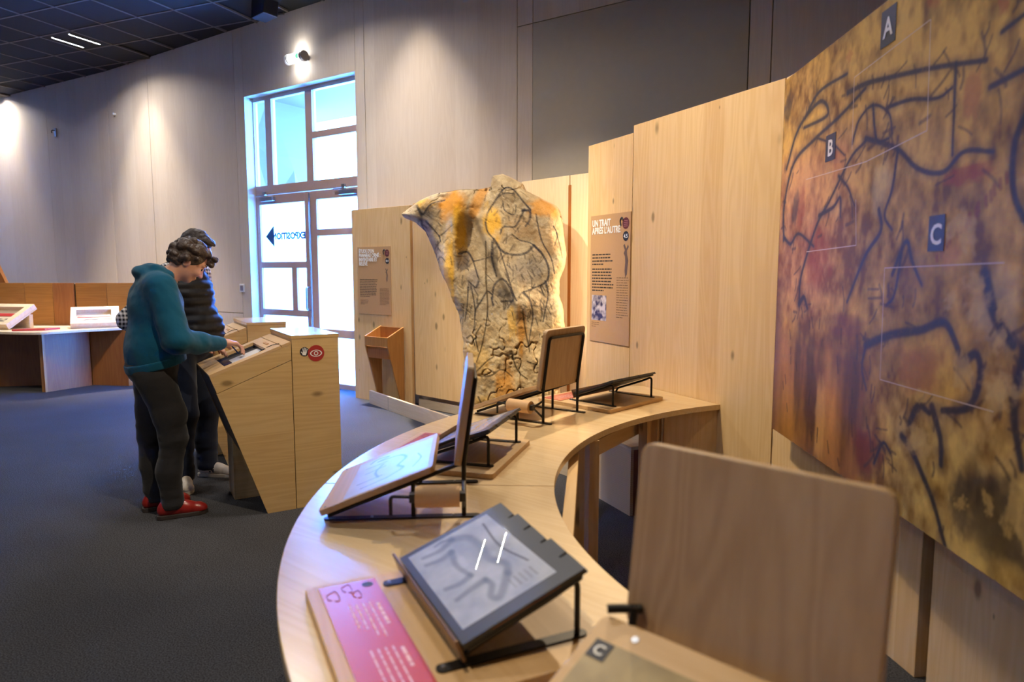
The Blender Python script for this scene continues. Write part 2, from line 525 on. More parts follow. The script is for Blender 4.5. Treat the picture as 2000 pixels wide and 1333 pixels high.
def carpet():
    m, nt, b = new_mat('carpet')
    tc = N(nt, 'ShaderNodeTexCoord')
    n1 = N(nt, 'ShaderNodeTexNoise'); n1.inputs['Scale'].default_value = 170; n1.inputs['Detail'].default_value = 4
    n2 = N(nt, 'ShaderNodeTexNoise'); n2.inputs['Scale'].default_value = 1.3; n2.inputs['Detail'].default_value = 3
    for n in (n1, n2): nt.links.new(tc.outputs['Object'], n.inputs['Vector'])
    cr = N(nt, 'ShaderNodeValToRGB')
    cr.color_ramp.elements[0].position = 0.3; cr.color_ramp.elements[0].color = srgb(30, 31, 34) + (1,)
    cr.color_ramp.elements[1].position = 0.72; cr.color_ramp.elements[1].color = srgb(92, 92, 96) + (1,)
    nt.links.new(n1.outputs['Fac'], cr.inputs[0])
    c = MIX(nt, 0.25, cr.outputs[0], n2.outputs['Fac'], 'OVERLAY')
    nt.links.new(c, b.inputs['Base Color'])
    b.inputs['Roughness'].default_value = 0.95; b.inputs['Specular IOR Level'].default_value = 0.15
    bp = N(nt, 'ShaderNodeBump'); bp.inputs['Strength'].default_value = 0.6; bp.inputs['Distance'].default_value = 0.006
    nt.links.new(n1.outputs['Fac'], bp.inputs['Height']); nt.links.new(bp.outputs['Normal'], b.inputs['Normal'])
    return m
M['carpet'] = carpet()

# ------------------------------------------------------------------ room shell
bend = wpt(-3.54, 0, 0)
LD = Vector((-0.871, 0.491, 0)); LNRM = Vector((0.491, 0.871, 0))
far_left = bend + LD * 8.2
far_right = wpt(10.5, 0, 0)
XL, YF, XR = far_left.x, -3.2, far_right.x

fl = MB().prism([(XL - .3, YF - .3), (XR + .3, YF - .3), (XR + .3, far_right.y + .2), tuple(wpt(10.5, .3, 0))[:2], tuple(bend + LNRM * .3)[:2], tuple(far_left + LNRM * .3)[:2]], -0.1, 0)
tag(obj('floor', fl, M['carpet']), 'dark grey speckled carpet covering the exhibition hall floor', kind='structure')

ceil = obj('ceiling', MB().prism([(XL - .3, YF - .3), (XR + .3, YF - .3), (XR + .3, far_right.y + .2), tuple(wpt(10.5, .3, 0))[:2], tuple(bend + LNRM * .3)[:2], tuple(far_left + LNRM * .3)[:2]], CEIL + .03, CEIL + .2), M['slab'])
tag(ceil, 'black suspended ceiling of square tiles in a thin grid', kind='structure')

# ceiling tiles and bars
GA = R(-22.5); gax = Vector((math.cos(GA), math.sin(GA), 0)); gby = Vector((-math.sin(GA), math.cos(GA), 0)); G0 = Vector((-4.524, 8.596, 0))
T = 0.6
LUM = {(-3, 0), (4, -2), (-10, 2), (1, -6), (8, -6), (-6, -5), (6, -12)}
tile_me = MB().box(-.29, .29, -.29, .29, 0, .014).mesh('ceiling_tile'); tile_me.materials.append(M['ceil'])
def inside(p):
    q = p - WP
    if q.dot(WN) > -0.02: return False
    q = p - bend
    return q.dot(LNRM) < -0.02 or q.dot(WD) > 0
cands = []
for i in range(-20, 16):
    for j in range(-18, 9):
        p = G0 + gax * ((i + .5) * T) + gby * ((j + .5) * T)
        if p.y < 1.5 or (i, j) in LUM: continue
        if not all(inside(p + gax * (a * .29) + gby * (b * .29)) for a in (-1, 1) for b in (-1, 1)): continue
        u = 1000 + 1333 * p.x / p.y; v = 530 - 1333 * (CEIL - 1.45) / p.y
        if -160 < u < 1100 and v > -170: cands.append((abs(u - 250) + abs(v - 60), p))
cands.sort(key=lambda c: c[0])
for _, p in cands[:290]:
    o = bpy.data.objects.new('ceiling_tile', tile_me); COL.objects.link(o); o.parent = ceil
    o.location = (p.x, p.y, CEIL + .004); o.rotation_euler = (0, 0, GA)
def clip_line(p, d):
    ok = [t for t in np.arange(-16, 16, 0.05) if inside(p + d * t) and XL < (p + d * t).x < XR and (p + d * t).y > 2.2]
    return (min(ok), max(ok)) if len(ok) > 4 else None
for (a, b, rng) in ((gax, gby, range(-10, 9)), (gby, gax, range(-16, 9))):
    for i in rng:
        p = G0 + b * (i * T)
        c = clip_line(p, a)
        if not c: continue
        M4 = Matrix.Translation(p) @ Matrix.Rotation(math.atan2(a.y, a.x), 4, 'Z')
        obj('grid_bar', MB().box(c[0], c[1], -.0115, .0115, CEIL - .003, CEIL + .018, M4), M['tbar'], ceil)

# side walls that close the hall
def wall(name, p0, p1, thick, m, label, h=CEIL + .03):
    p0, p1 = Vector(p0), Vector(p1); d = p1 - p0
    o = obj(name, MB().box(0, d.length, 0, thick, 0, h), m, loc=p0, rotz=math.atan2(d.y, d.x))
    return tag(o, label, kind='structure')
wall('wall_left', (XL, YF, 0), (far_left.x, far_left.y, 0), .1, M['limed'], 'pale limed plywood wall closing the hall on the left')
wall('wall_front', (XR, YF, 0), (XL, YF, 0), .1, M['limed'], 'pale limed plywood wall behind the viewer')
wall('wall_far_right', (XR, far_right.y, 0), (XR, YF, 0), .1, M['limed'], 'pale limed plywood wall closing the hall on the right')

# back wall: dark backing and limed plywood panels with joints
DS0, DS1, DZ = -0.095, 1.945, 3.68
wb = MB()
wb.box(-3.54, DS0 - .002, .03, .2, 0, CEIL + .03)
wb.box(DS1 + .002, 10.5, .03, .2, 0, CEIL + .03)
wb.box(DS0, DS1, .03, .2, DZ + .002, CEIL + .03)
A2 = math.atan2(-LD.y, -LD.x) - WA
ML = Matrix.Translation((-3.54, 0, 0)) @ Matrix.Rotation(A2, 4, 'Z')
wb.box(-8.2, .012, .03, .2, 0, CEIL + .03, ML)
wback = obj('wall_back', wb, M['joint'], loc=WP, rotz=WA)
tag(wback, 'tall pale limed plywood wall of large panels at the back', kind='structure')
G = .004
def wpan(s0, s1, z0, z1, m='limed', Mx=None, y0=0.0, name='wall_panel'):
    o = obj(name, MB().box(s0 + G, s1 - G, y0, .03, z0 + (G if z0 > 0 else 0), z1 - G), M[m], wback)
    if Mx is not None: o.matrix_local = Mx
    return o
for s0, s1 in [(-3.54, -2.35), (-2.35, -.28)]:
    wpan(s0, s1, .89, CEIL + .03); wpan(s0, s1, 0, .89)
wpan(-.28, DS0 + G, 0, CEIL + .03)
wpan(DS0, DS1, DZ - G, CEIL + .03)
wpan(DS1 - G, 2.085, 0, CEIL + .03)
wpan(2.085, 4.106, 0, CEIL + .03)
wpan(4.106, 4.28, 0, 3.73); wpan(4.106, 4.28, 3.73, CEIL + .03)
wpan(4.28, 6.25, 3.73, CEIL + .03)
g_ = wpan(4.28, 6.25, 0, 3.73, 'grey_panel', y0=-.004); g_['label'] = 'large plain grey panel'
wpan(6.25, 6.42, 0, CEIL + .03); wpan(6.42, 8.45, 0, CEIL + .03); wpan(8.45, 10.5, 0, CEIL + .03)
for a, b in ((-1.75, 0), (-4.15, -1.75), (-6.2, -4.15), (-8.2, -6.2)):
    for z0, z1 in ((0, .89), (.89, CEIL + .03)):
        o = wpan(a, b, z0, z1); o.matrix_local = ML

# ------------------------------------------------------------------ double door with transom
door = empty('door_1', WP, WA)
tag(door, 'tall glazed timber double door with a transom window above', kind='structure')
DY = .15
fr = MB()
def bar(mb, s0, s1, z0, z1, y0=DY - .03, y1=DY + .04): mb.box(s0, s1, y0, y1, z0, z1)
bar(fr, -.19, -.072, 0, 3.72); bar(fr, 1.86, 1.99, 0, 3.72); bar(fr, -.072, 1.86, 3.62, 3.72); bar(fr, -.072, 1.86, 2.435, 2.55)
bar(fr, .162, .285, 2.55, 3.62); bar(fr, .935, 1.055, 2.55, 3.62); bar(fr, 1.055, 1.86, 3.05, 3.13)
obj('door_frame', fr, M['doorwood'], door, bevel=.004)
lin = MB(); lin.box(DS0 - .001, DS0 + .012, .0, DY - .03, 0, DZ); lin.box(DS1 - .012, DS1 + .001, 0, DY - .03, 0, DZ); lin.box(DS0, DS1, 0, DY - .03, DZ - .012, DZ + .001)
obj('reveal', lin, M['limed'], door)
for s0, s1, z0, z1 in [(-.072, .162, 2.55, 3.62), (.285, .935, 2.55, 3.62), (1.055, 1.86, 2.55, 3.05), (1.055, 1.86, 3.13, 3.62)]:
    obj('pane', MB().box(s0, s1, DY, DY + .006, z0, z1), M['glass'], door)
# leaves
def leaf(s0, s1, panes, hs):
    l = MB()
    z1 = 2.425
    bar(l, s0, panes[0][0], 0.012, z1); bar(l, max(p[1] for p in panes), s1, .012, z1)
    cs0, cs1 = panes[0][0], max(p[1] for p in panes)
    zs = sorted(set([(p[2], p[3]) for p in panes]))
    edges = [.012] + [v for z in zs for v in z] + [z1]
    for a, b in zip(edges[::2], edges[1::2]): bar(l, cs0, cs1, a, b)
    for p in panes:
        for q in panes:
            if q[2] == p[2] and q[0] > p[1]: bar(l, p[1], q[0], p[2], p[3])
    lo = obj('door_leaf', l, M['doorwood'], door, bevel=.003)
    for p in panes:
        pc = obj('pane', MB().box(p[0], p[1], DY, DY + .006, p[2], p[3]), M['frost'], lo)
    return lo
l1 = leaf(-.068, .955, [(-.012, .872, 1.57, 2.31), (-.012, .59, .955, 1.49), (.69, .872, .955, 1.49), (-.012, .872, .10, .875)], .93)
l2 = leaf(.962, 1.857, [(1.093, 1.80, 1.96, 2.32), (1.093, 1.80, .74, 1.88), (1.093, 1.80, .075, .64)], .98)
pl = MB().tube(fillet([(.93, DY - .03, 1.25), (.93, DY - .085, 1.25), (.93, DY - .085, .97), (.93, DY - .03, .97)], .03), .013, 10)
obj('pull_handle', pl, M['metal'], l1, smooth=40)
obj('bolt_rod', MB().tube([(.975, DY - .04, .03), (.975, DY - .04, 2.40)], .011, 8), M['metal'], l2, smooth=40)
for lf, a, b in ((l1, -.06, .36), (l2, 1.42, 1.82)):
    c = MB().box(a + .13, a + .38, DY - .085, DY - .03, 2.345, 2.40)
    c.box(a + .02, a + .2, DY - .07, DY - .05, 2.41, 2.425)
    c.box(a + .15, a + .2, DY - .06, DY - .03, 2.40, 2.47)
    obj('door_closer', c, M['metal'], lf, bevel=.004)
BLUE = plain('blue_vinyl', srgb(30, 92, 150), 0.6)
t_ = text_mb('EXPOSITION', .115, .05, 'LEFT', mirror=True)
lt = obj('lettering', t_, BLUE, l1); lt.location = (.845, DY - .004, 1.86)
ar = MB().prism([(0, 0), (.17, -.14), (.17, .14)], 0, .002, Matrix.Translation((.06, DY - .002, 1.90)) @ Matrix.Rotation(R(90), 4, 'X'))
obj('arrow', ar, BLUE, l1)

# outside the door
DIMWARM = plain('dimmed_render', (.20, .11, .05), 0.8)  # dark warm colour stands in for canopy shade under the strong blue sky
can = obj('canopy', MB().box(-3.2, 5.0, .22, 2.3, 3.9, 4.1), DIMWARM, loc=WP, rotz=WA)
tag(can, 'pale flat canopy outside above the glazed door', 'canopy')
cl = obj('canopy_downlight', MB().lathe([(.06, 3.88), (.12, 3.885), (.12, 3.899)], 20, Matrix.Translation((1.45, .95, 0))), M['metal'], loc=WP, rotz=WA, smooth=40)
tag(cl, 'round recessed downlight in the canopy seen through the transom', 'light')
rng = random.Random(4)
fw = MB()
ny, nz = 4, 5
P = {}
for i in range(ny + 1):
    for j in range(nz + 1):
        P[i, j] = (-.75 + (rng.uniform(-.16, .10) if 0 < i < ny and 0 < j < nz else 0), .22 + i * .36 + (rng.uniform(-.1, .1) if 0 < i < ny else 0), j * .78 + (rng.uniform(-.25, .25) if 0 < j < nz else 0))
for i in range(ny):
    for j in range(nz):
        a, b, c, d = P[i, j], P[i + 1, j], P[i + 1, j + 1], P[i, j + 1]
        for tri in (((a, b, c), (a, c, d)) if (i + j) % 2 else ((a, b, d), (b, c, d))):
            fw.add(tri, [(0, 1, 2)])
fw.add([P[0, 0], P[ny, 0], P[ny, nz], P[0, nz], (-1.0, .22, 0), (-1.0, 1.66, 0), (-1.0, 1.66, 3.9), (-1.0, .22, 3.9)], [(4, 7, 6, 5), (1, 5, 6, 2), (0, 3, 7, 4), (3, 2, 6, 7), (0, 4, 5, 1)])
tag(obj('outside_rock_wall', fw, plain('dimmed_facets', (.20, .11, .05), 0.8), loc=WP, rotz=WA), 'pale faceted wall outside seen through the transom window', 'wall')  # facets coloured dark and warm too, holding down the blue daylight
tag(obj('outside_ground', MB().box(-6, 12, .2, 12, -.12, -.02), plain('pale_paving', srgb(190, 188, 180), 0.8), loc=WP, rotz=WA), 'pale paving outside the glazed door', kind='structure')

# ------------------------------------------------------------------ partition walls of the exhibit
def part_panel(parent, name, p0, p1, z0, z1, thick, m, bev=.002):
    p0, p1 = Vector((*p0, 0)), Vector((*p1, 0)); d = p1 - p0
    return obj(name, MB().box(0, d.length, 0, thick, z0, z1), m, parent, loc=p0, rotz=math.atan2(d.y, d.x), bevel=bev)
niche = tag(empty('wall_niche'), 'low spruce partition behind the painted rock', kind='structure')
part_panel(niche, 'wall_panel', (-1.80, 7.75), (-1.06, 7.17), 0, 2.13, .04, M['spruce'])
part_panel(niche, 'wall_panel', (-1.03, 7.19), (.10, 6.19), .14, 2.15, .03, M['spruce'])
part_panel(niche, 'skirting', (-1.00, 7.21), (.10, 6.23), 0, .09, .02, M['plank'])
part_panel(niche, 'wall_panel', (.085, 6.17), (.475, 5.765), 0.02, 2.24, .03, M['white_ply'])
part_panel(niche, 'wall_panel', (.482, 5.76), (.66, 5.58), 0.02, 2.24, .03, M['white_ply'])
part_panel(niche, 'post', (.468, 5.768), (.490, 5.748), 0.02, 2.16, .02, M['larch_v'], 0)
part_panel(niche, 'wall_panel', (.66, 5.60), (.72, 4.95), 0.02, 2.30, .03, M['white_ply'])

wr = tag(empty('wall_right'), 'tall spruce partition wall behind the curved counter', kind='structure')
part_panel(wr, 'wall_panel', (.539, 4.915), (.771, 4.452), 0, 2.325, .045, M['spruce'])
part_panel(wr, 'wall_panel', (.773, 4.447), (1.308, 3.378), 0, 2.37, .05, M['spruce'])
part_panel(wr, 'wall_panel', (1.312, 3.372), (1.44, 2.31), 0, 2.37, .05, M['spruce'])
part_panel(wr, 'wall_panel', (1.452, 2.262), (1.50, .55), 0, 2.37, .05, M['spruce'])
part_panel(wr, 'wall_panel', (1.505, .545), (1.40, -.9), 0, 2.37, .05, M['spruce'])
part_panel(wr, 'gap_filler', (1.48, 2.40), (1.50, 2.20), 0, 2.35, .03, M['black'], 0)

# strip lamp hidden behind the free edge of the partition, washing the niche
sl = obj('strip_lamp', MB().box(-.012, .012, -.012, .012, .75, 2.2), emit('strip_lamp_glow', (1.0, .78, .52), 26), loc=(.625, 5.06, 0))
tag(sl, 'warm vertical strip lamp tucked behind the partition edge', 'lamp')

# kick plank and low box in front of the rock
d_ = Vector((.48, 4.60)) - Vector((-1.57, 7.41))
kp = obj('kick_plank', MB().box(0, d_.length, 0, .03, 0, .145), M['plank'], loc=(-1.57, 7.41, 0), rotz=math.atan2(d_.y, d_.x), bevel=.002)
tag(kp, 'pale low plank on edge across the carpet before the painted rock', 'plank')
def grid_weave():
    m, nt, b = new_mat('woven_panel')
    tc = N(nt, 'ShaderNodeTexCoord'); sp = N(nt, 'ShaderNodeSeparateXYZ'); nt.links.new(tc.outputs['Object'], sp.inputs[0])
    w = MATH(nt, 'MULTIPLY', MATH(nt, 'SINE', MATH(nt, 'MULTIPLY', sp.outputs[0], 560)), MATH(nt, 'SINE', MATH(nt, 'MULTIPLY', sp.outputs[2], 560)))
    nt.links.new(MIX(nt, MATH(nt, 'ADD', MATH(nt, 'MULTIPLY', w, .5), .5), srgb(178, 152, 122), srgb(212, 190, 160)), b.inputs['Base Color'])
    b.inputs['Roughness'].default_value = .8
    return m
d_ = Vector((.70, 3.93)) - Vector((.50, 4.38))
lb = empty('low_box', (.50, 4.38, 0), math.atan2(d_.y, d_.x))
tag(lb, 'low box with a woven front standing under the curved counter', 'box')
obj('front_panel', MB().box(0, d_.length, 0, .02, 0, .40), grid_weave(), lb)
obj('side_panel', MB().box(d_.length - .02, d_.length, .02, .22, 0, .40), plain('brown_side', srgb(120, 74, 62), .7), lb)
obj('side_panel', MB().box(0, .02, .02, .22, 0, .40), M['plank'], lb)
obj('lid', MB().box(0, d_.length, 0, .22, .40, .42), M['plank'], lb)

# ------------------------------------------------------------------ ceiling fittings
lum_frame = MB(); lum_frame.box(-.295, .295, -.295, .295, .002, .03)
for sx in (-.165, .165):
    lum_frame.box(sx - .02, sx - .012, -.22, .22, -.006, .003); lum_frame.box(sx + .012, sx + .02, -.22, .22, -.006, .003)
def luminaire(i, j, label):
    p = G0 + gax * ((i + .5) * T) + gby * ((j + .5) * T)
    r = empty('ceiling_luminaire', (p.x, p.y, CEIL), GA)
    tag(r, label, 'light', 'twin tube ceiling luminaires')
    obj('housing', lum_frame, M['ceil'], r)
    for sx in (-.165, .165):
        obj('tube', MB().box(sx - .011, sx + .011, -.215, .215, -.003, .001), M['tube'], r)
    d = bpy.data.lights.new('luminaire_light', 'AREA'); d.shape = 'RECTANGLE'; d.size = .022; d.size_y = .43; d.energy = 9; d.color = (1, .93, .86); d.spread = R(150)
    for sx in (-.165, .165):
        lo = bpy.data.objects.new('luminaire_light', d); COL.objects.link(lo); lo.parent = r; lo.location = (sx, 0, -.008)
for (i, j) in sorted(LUM):
    luminaire(i, j, 'black square ceiling luminaire with two bright slim tubes' if (i, j) == (-3, 0) else 'twin tube luminaire mirrored in the nearest sheet viewer' if (i, j) == (4, -2) else 'twin tube luminaire in the black ceiling above the frame')

sp = empty('ceiling_loudspeaker', (-2.80, 8.02, CEIL), WA)
tag(sp, 'black angled loudspeaker box hung at the ceiling near the wall', 'speaker')
obj('cabinet', MB().prism([(-.10, -.22), (.12, -.20), (.15, -.04), (-.08, -.02)], -.09, .10, Matrix.Rotation(R(-90), 4, 'X') @ Matrix.Scale(-1, 4, (0, 1, 0))), M['black'], sp, bevel=.006)
obj('bracket', MB().box(-.03, .03, -.03, .03, -.06, 0), M['steel'], sp)

# round emergency lamp over the door
ex = empty('emergency_lamp', wpt(1.056, 0, 3.94), WA)
tag(ex, 'white cylindrical emergency exit lamp on the wall over the door', 'lamp')
MXr = Matrix.Translation((0, -.085, 0)) @ Matrix.Rotation(R(90), 4, 'Y')
obj('diffuser', MB().lathe([(.052, -.115), (.056, -.105), (.056, .105), (.052, .115)], 24, MXr), emit('exit_glow', (1.0, 1.0, 1.0), 2.2), ex, smooth=40)
for x0 in (-.16, .118):
    obj('end_cap', MB().lathe([(.05, x0), (.06, x0 + .006), (.06, x0 + .036), (.05, x0 + .042)], 24, MXr), plain('exit_cap', srgb(120, 110, 104), .4) if x0 > 0 else M['white'], ex, smooth=40)
for x0 in (-.118, .108):
    obj('ring', MB().lathe([(.0575, x0), (.0575, x0 + .01)], 24, MXr), M['navy'], ex, smooth=40)
obj('wall_bracket', MB().box(-.05, .12, -.05, 0, -.03, .03), M['metal'], ex)
gp = MB()
for k in range(5):
    a0, a1 = R(150 + k * 12), R(162 + k * 12)
    gp.add([(x, -.085 + .0575 * math.cos(a), .0575 * math.sin(a)) for a in (a0, a1) for x in (.055, .10)], [(0, 1, 3, 2)])
obj('pictogram', gp, emit('exit_green', (.1, .8, .25), 1.2), ex)
el = bpy.data.lights.new('emergency_lamp_light', 'POINT'); el.energy = 1.4; el.shadow_soft_size = .05
elo = bpy.data.objects.new('emergency_lamp_light', el); COL.objects.link(elo); elo.parent = ex; elo.location = (.0, -.10, .09)
elo = bpy.data.objects.new('emergency_lamp_light', el); COL.objects.link(elo); elo.parent = ex; elo.location = (.0, -.10, -.09)

sw = empty('wall_switch', wpt(-.27, 0, 1.226), WA); tag(sw, 'white wall switch beside the glazed door', 'switch')
obj('plate', MB().box(-.05, .05, -.014, 0, -.055, .055), M['white'], sw, bevel=.004); obj('rocker', MB().box(-.03, .03, -.02, -.014, -.035, .035), M['metal'], sw, bevel=.003)
wk = empty('wall_bracket', bend + LD * 1.5 + Vector((0, 0, 3.75)), math.atan2(-LD.y, -LD.x)); tag(wk, 'small metal bracket high on the pale wall at the left', 'bracket')
obj('plate', MB().box(-.03, .03, -.012, 0, -.07, .07), M['metal'], wk); obj('hook', MB().tube(fillet([(0, -.01, .03), (0, -.06, .03), (0, -.06, -.02)], .02), .008), M['steel'], wk)
wk2 = empty('wall_bracket', wpt(-3.3, 0, 3.85), WA); tag(wk2, 'tiny pale fixing stud high on the wall between two light pools', 'bracket')
obj('stud', MB().lathe([(.02, 0), (.02, .03), (.012, .04)], 12, Matrix.Rotation(R(90), 4, 'X')), M['white'], wk2)

# ------------------------------------------------------------------ information panels
def text_lines(x0, x1, z, n, dz, h, seed, ragged=.12):
    """rows of tiny illegible print as short word dashes"""
    rg = random.Random(seed); mb = MB()
    for k in range(n):
        x = x0; end = x1 - rg.uniform(0, ragged) * (x1 - x0)
        if k == n - 1: end = x0 + (x1 - x0) * .55
        while x < end:
            w = min(rg.uniform(.012, .04), end - x)
            if w > .004: mb.box(x, x + w, -.0008, -.0003, z - k * dz - h, z - k * dz)
            x += w + .006
    return mb
def sign_common(r, w, h, title, tsize, num, tx):
    obj('sheet', MB().box(0, w, -.0003, .004, 0, h), M['kraft_sign'], r)
    t = obj('title', text_mb(title, tsize, .03, spacing=.82), M['white'], r); t.location = tx; t.scale = (.88, 1, 1.12)
    MX = Matrix.Rotation(R(90), 4, 'X')
    obj('badge', MB().disc((w - .052, h - .072, .0012), .038, 24, MX), M['maroon'], r)
    g = MB()
    for k in range(4): g.box(w - .075 + k * .002, w - .03, -.002, -.0016, h - .092 + k * .012, h - .089 + k * .012)
    obj('badge_mark', g, plain('badge_line', srgb(196, 130, 120), .6), r)
    hk = MB().tube(fillet([(w - .105, -.0014, h - .085), (w - .115, -.0014, h - .05), (w - .095, -.0014, h - .03), (w - .082, -.0014, h - .05)], .02), .006, 6)
    obj('badge_hook', hk, M['navy'], r)
    obj('number_disc', MB().disc((w - .05, h - .155, .0012), .032, 24, MX), M['navy'], r)
    nt_ = obj('number', text_mb(num, .036, .02, 'CENTER'), M['white'], r); nt_.location = (w - .05, -.002, h - .167)
def small_animal(r, cx, cz, s, m):
    pts = [(0, -1.0), (.16, -.8), (.2, -.4), (.28, 0), (.15, .35), (.12, .6), (.3, .8), (.22, .95), (.05, .7), (-.12, 1.0), (-.25, .9), (-.08, .62), (-.2, .45), (-.06, .25), (-.02, -.1), (-.08, -.6)]
    obj('sketch', MB().prism([(cx + x * s, cz + z * s) for x, z in pts], .0006, .001, Matrix.Rotation(R(90), 4, 'X')), m, r)

a1 = math.atan2(-.58, .74)
s1 = empty('information_panel', Vector((-1.80, 7.75, .975)) + Vector((math.cos(a1), math.sin(a1), 0)) * .10 + Vector((math.sin(a1), -math.cos(a1), 0)) * .006, a1)
tag(s1, 'brown kraft information panel left of the painted rock, titled étude d’un panneau orné', 'sign')
sign_common(s1, .54, .74, 'ÉTUDE D’UN\nPANNEAU ORNÉ :\nINVENTAIRE ET\nRELEVÉ', .050, '4.4', (.025, -.002, .675))
obj('body_text', text_lines(.03, .33, .385, 11, .0185, .006, 1), M['ink'], s1)['kind'] = 'stuff'
obj('side_text', text_lines(.36, .52, .29, 14, .0135, .0035, 2), M['ink_soft'], s1)['kind'] = 'stuff'
obj('caption', text_lines(.035, .17, .16, 5, .012, .003, 3), M['ink_soft'], s1)['kind'] = 'stuff'
small_animal(s1, .475, .43, .075, plain('sketch_grey', srgb(120, 98, 84), .7))

a2 = math.atan2(-.464, .232)
s2 = empty('information_panel', Vector((.539, 4.915, .958)) + Vector((math.cos(a2), math.sin(a2), 0)) * .05 + Vector((math.sin(a2), -math.cos(a2), 0)) * .006, a2)
tag(s2, 'brown kraft information panel right of the painted rock, titled un trait après l’autre', 'sign')
sign_common(s2, .467, .875, 'UN TRAIT\nAPRÈS L’AUTRE', .056, '4.5', (.022, -.002, .80))
obj('body_text', text_lines(.025, .27, .61, 4, .022, .009, 5), M['ink'], s2)['kind'] = 'stuff'
obj('body_text', text_lines(.025, .285, .51, 8, .021, .009, 6), M['ink'], s2)['kind'] = 'stuff'
obj('side_text', text_lines(.32, .455, .45, 17, .0165, .004, 7), M['ink_soft'], s2)['kind'] = 'stuff'
obj('caption', text_lines(.025, .12, .135, 3, .014, .004, 8), M['ink_soft'], s2)['kind'] = 'stuff'
small_animal(s2, .418, .56, .11, plain('sketch_violet', srgb(104, 84, 84), .7))
# small printed photograph: grid of tones
gx, gz = np.meshgrid(np.linspace(.025, .205, 40), np.linspace(.15, .325, 36))
tone = fbm(gx * 34, gz * 34, octv=3, seed=3)
tone = np.clip((tone - .5) * 2.6 + .5, 0, 1)[..., None]
ph = grid_mesh('photo_print', gx, gx * 0 - .0012, gz, (1 - tone) * np.array(srgb(52, 48, 92)) + tone * np.array(srgb(206, 196, 206)))
obj('photo_print', ph, vcol('photo_print', .5, 60, 0.0), s2)

# ------------------------------------------------------------------ leaflet holder on the partition
lh = empty('leaflet_holder', (-1.438, 7.452, 0), math.atan2(-.58, .74))
tag(lh, 'tapering oiled wood leaflet holder standing against the partition', 'holder')
Wd = .37
MYZ = Matrix(((0, 0, 1, 0), (1, 0, 0, 0), (0, 1, 0, 0), (0, 0, 0, 1)))  # poly (y,z) extruded along x
side = [(-.004, .03), (-.05, .03), (-.23, .66), (-.23, .76), (-.004, .86)]
for x0 in (0, Wd - .018):
    obj('side_board', MB().prism(side, x0, x0 + .018, MYZ), M['box_wood'], lh, bevel=.002)
obj('front_board', MB().box(.018, Wd - .018, -.23, -.214, .66, .76), M['box_wood'], lh, bevel=.002)
obj('lower_board', MB().box(.018, Wd - .018, -.205, -.19, .53, .655), M['larch_v'], lh, bevel=.002)
obj('floor_board', MB().box(.018, Wd - .018, -.214, -.004, .64, .655), M['box_wood'], lh)
obj('back_board', MB().box(.018, Wd - .018, -.02, -.004, .655, .85), M['larch_v'], lh)

# ------------------------------------------------------------------ low curved desk at the far left
dk = empty('curved_desk'); tag(dk, 'low curved larch desk with a backboard under the far left wall', 'desk')
front = spline([(-8.2, 8.75), (-7.0, 8.28), (-6.05, 8.00), (-5.5, 7.93), (-5.25, 8.22), (-4.9, 8.56), (-4.45, 8.85)], 6)
top = MB().prism([tuple(p) for p in front] + [(-4.45, 9.0), (-8.2, 9.0)], .712, .74)
obj('desk_top', top, M['white_ply'], dk, bevel=.002)
def board(parent, name, p0, p1, z0, z1, m, th=.025):
    d = Vector((*p1, 0)) - Vector((*p0, 0))
    return obj(name, MB().box(0, d.length, 0, th, z0, z1), m, parent, loc=(*p0, 0), rotz=math.atan2(d.y, d.x), bevel=.002)
xs = [-8.2, -7.1, -6.42, -6.05, -5.77, -5.75, -5.34, -4.95, -4.5]
for a, b in zip(xs[:-1], xs[1:]):
    if b - a < .05: continue
    board(dk, 'backboard', (a + .004, 9.01), (b - .004, 9.01), .0 if a < -5.8 else .0, 1.295, M['larch'] if (b - a) > .3 else M['larch_v'])
board(dk, 'gap_strip', (-5.80, 9.037), (-5.72, 9.037), 0, 1.28, plain('dark_gap', srgb(60, 48, 34), .8), .01)
for p0, p1, m in [((-5.66, 8.12), (-5.60, 8.09), 'box_wood'), ((-5.60, 8.09), (-5.36, 8.62), 'larch_v'), ((-5.36, 8.63), (-4.86, 8.56), 'larch_v'), ((-5.86, 8.62), (-5.66, 8.12), 'larch_v'), ((-6.5, 8.50), (-5.86, 8.63), 'larch_v'), ((-7.6, 8.6), (-6.5, 8.5), 'larch_v'), ((-4.86, 8.56), (-4.55, 8.85), 'larch_v')]:
    board(dk, 'front_board', p0, p1, 0, .71, M[m], .03)
obj('rail', MB().box(-5.3, -4.6, 8.66, 8.70, .64, .71), M['larch_v'], dk)

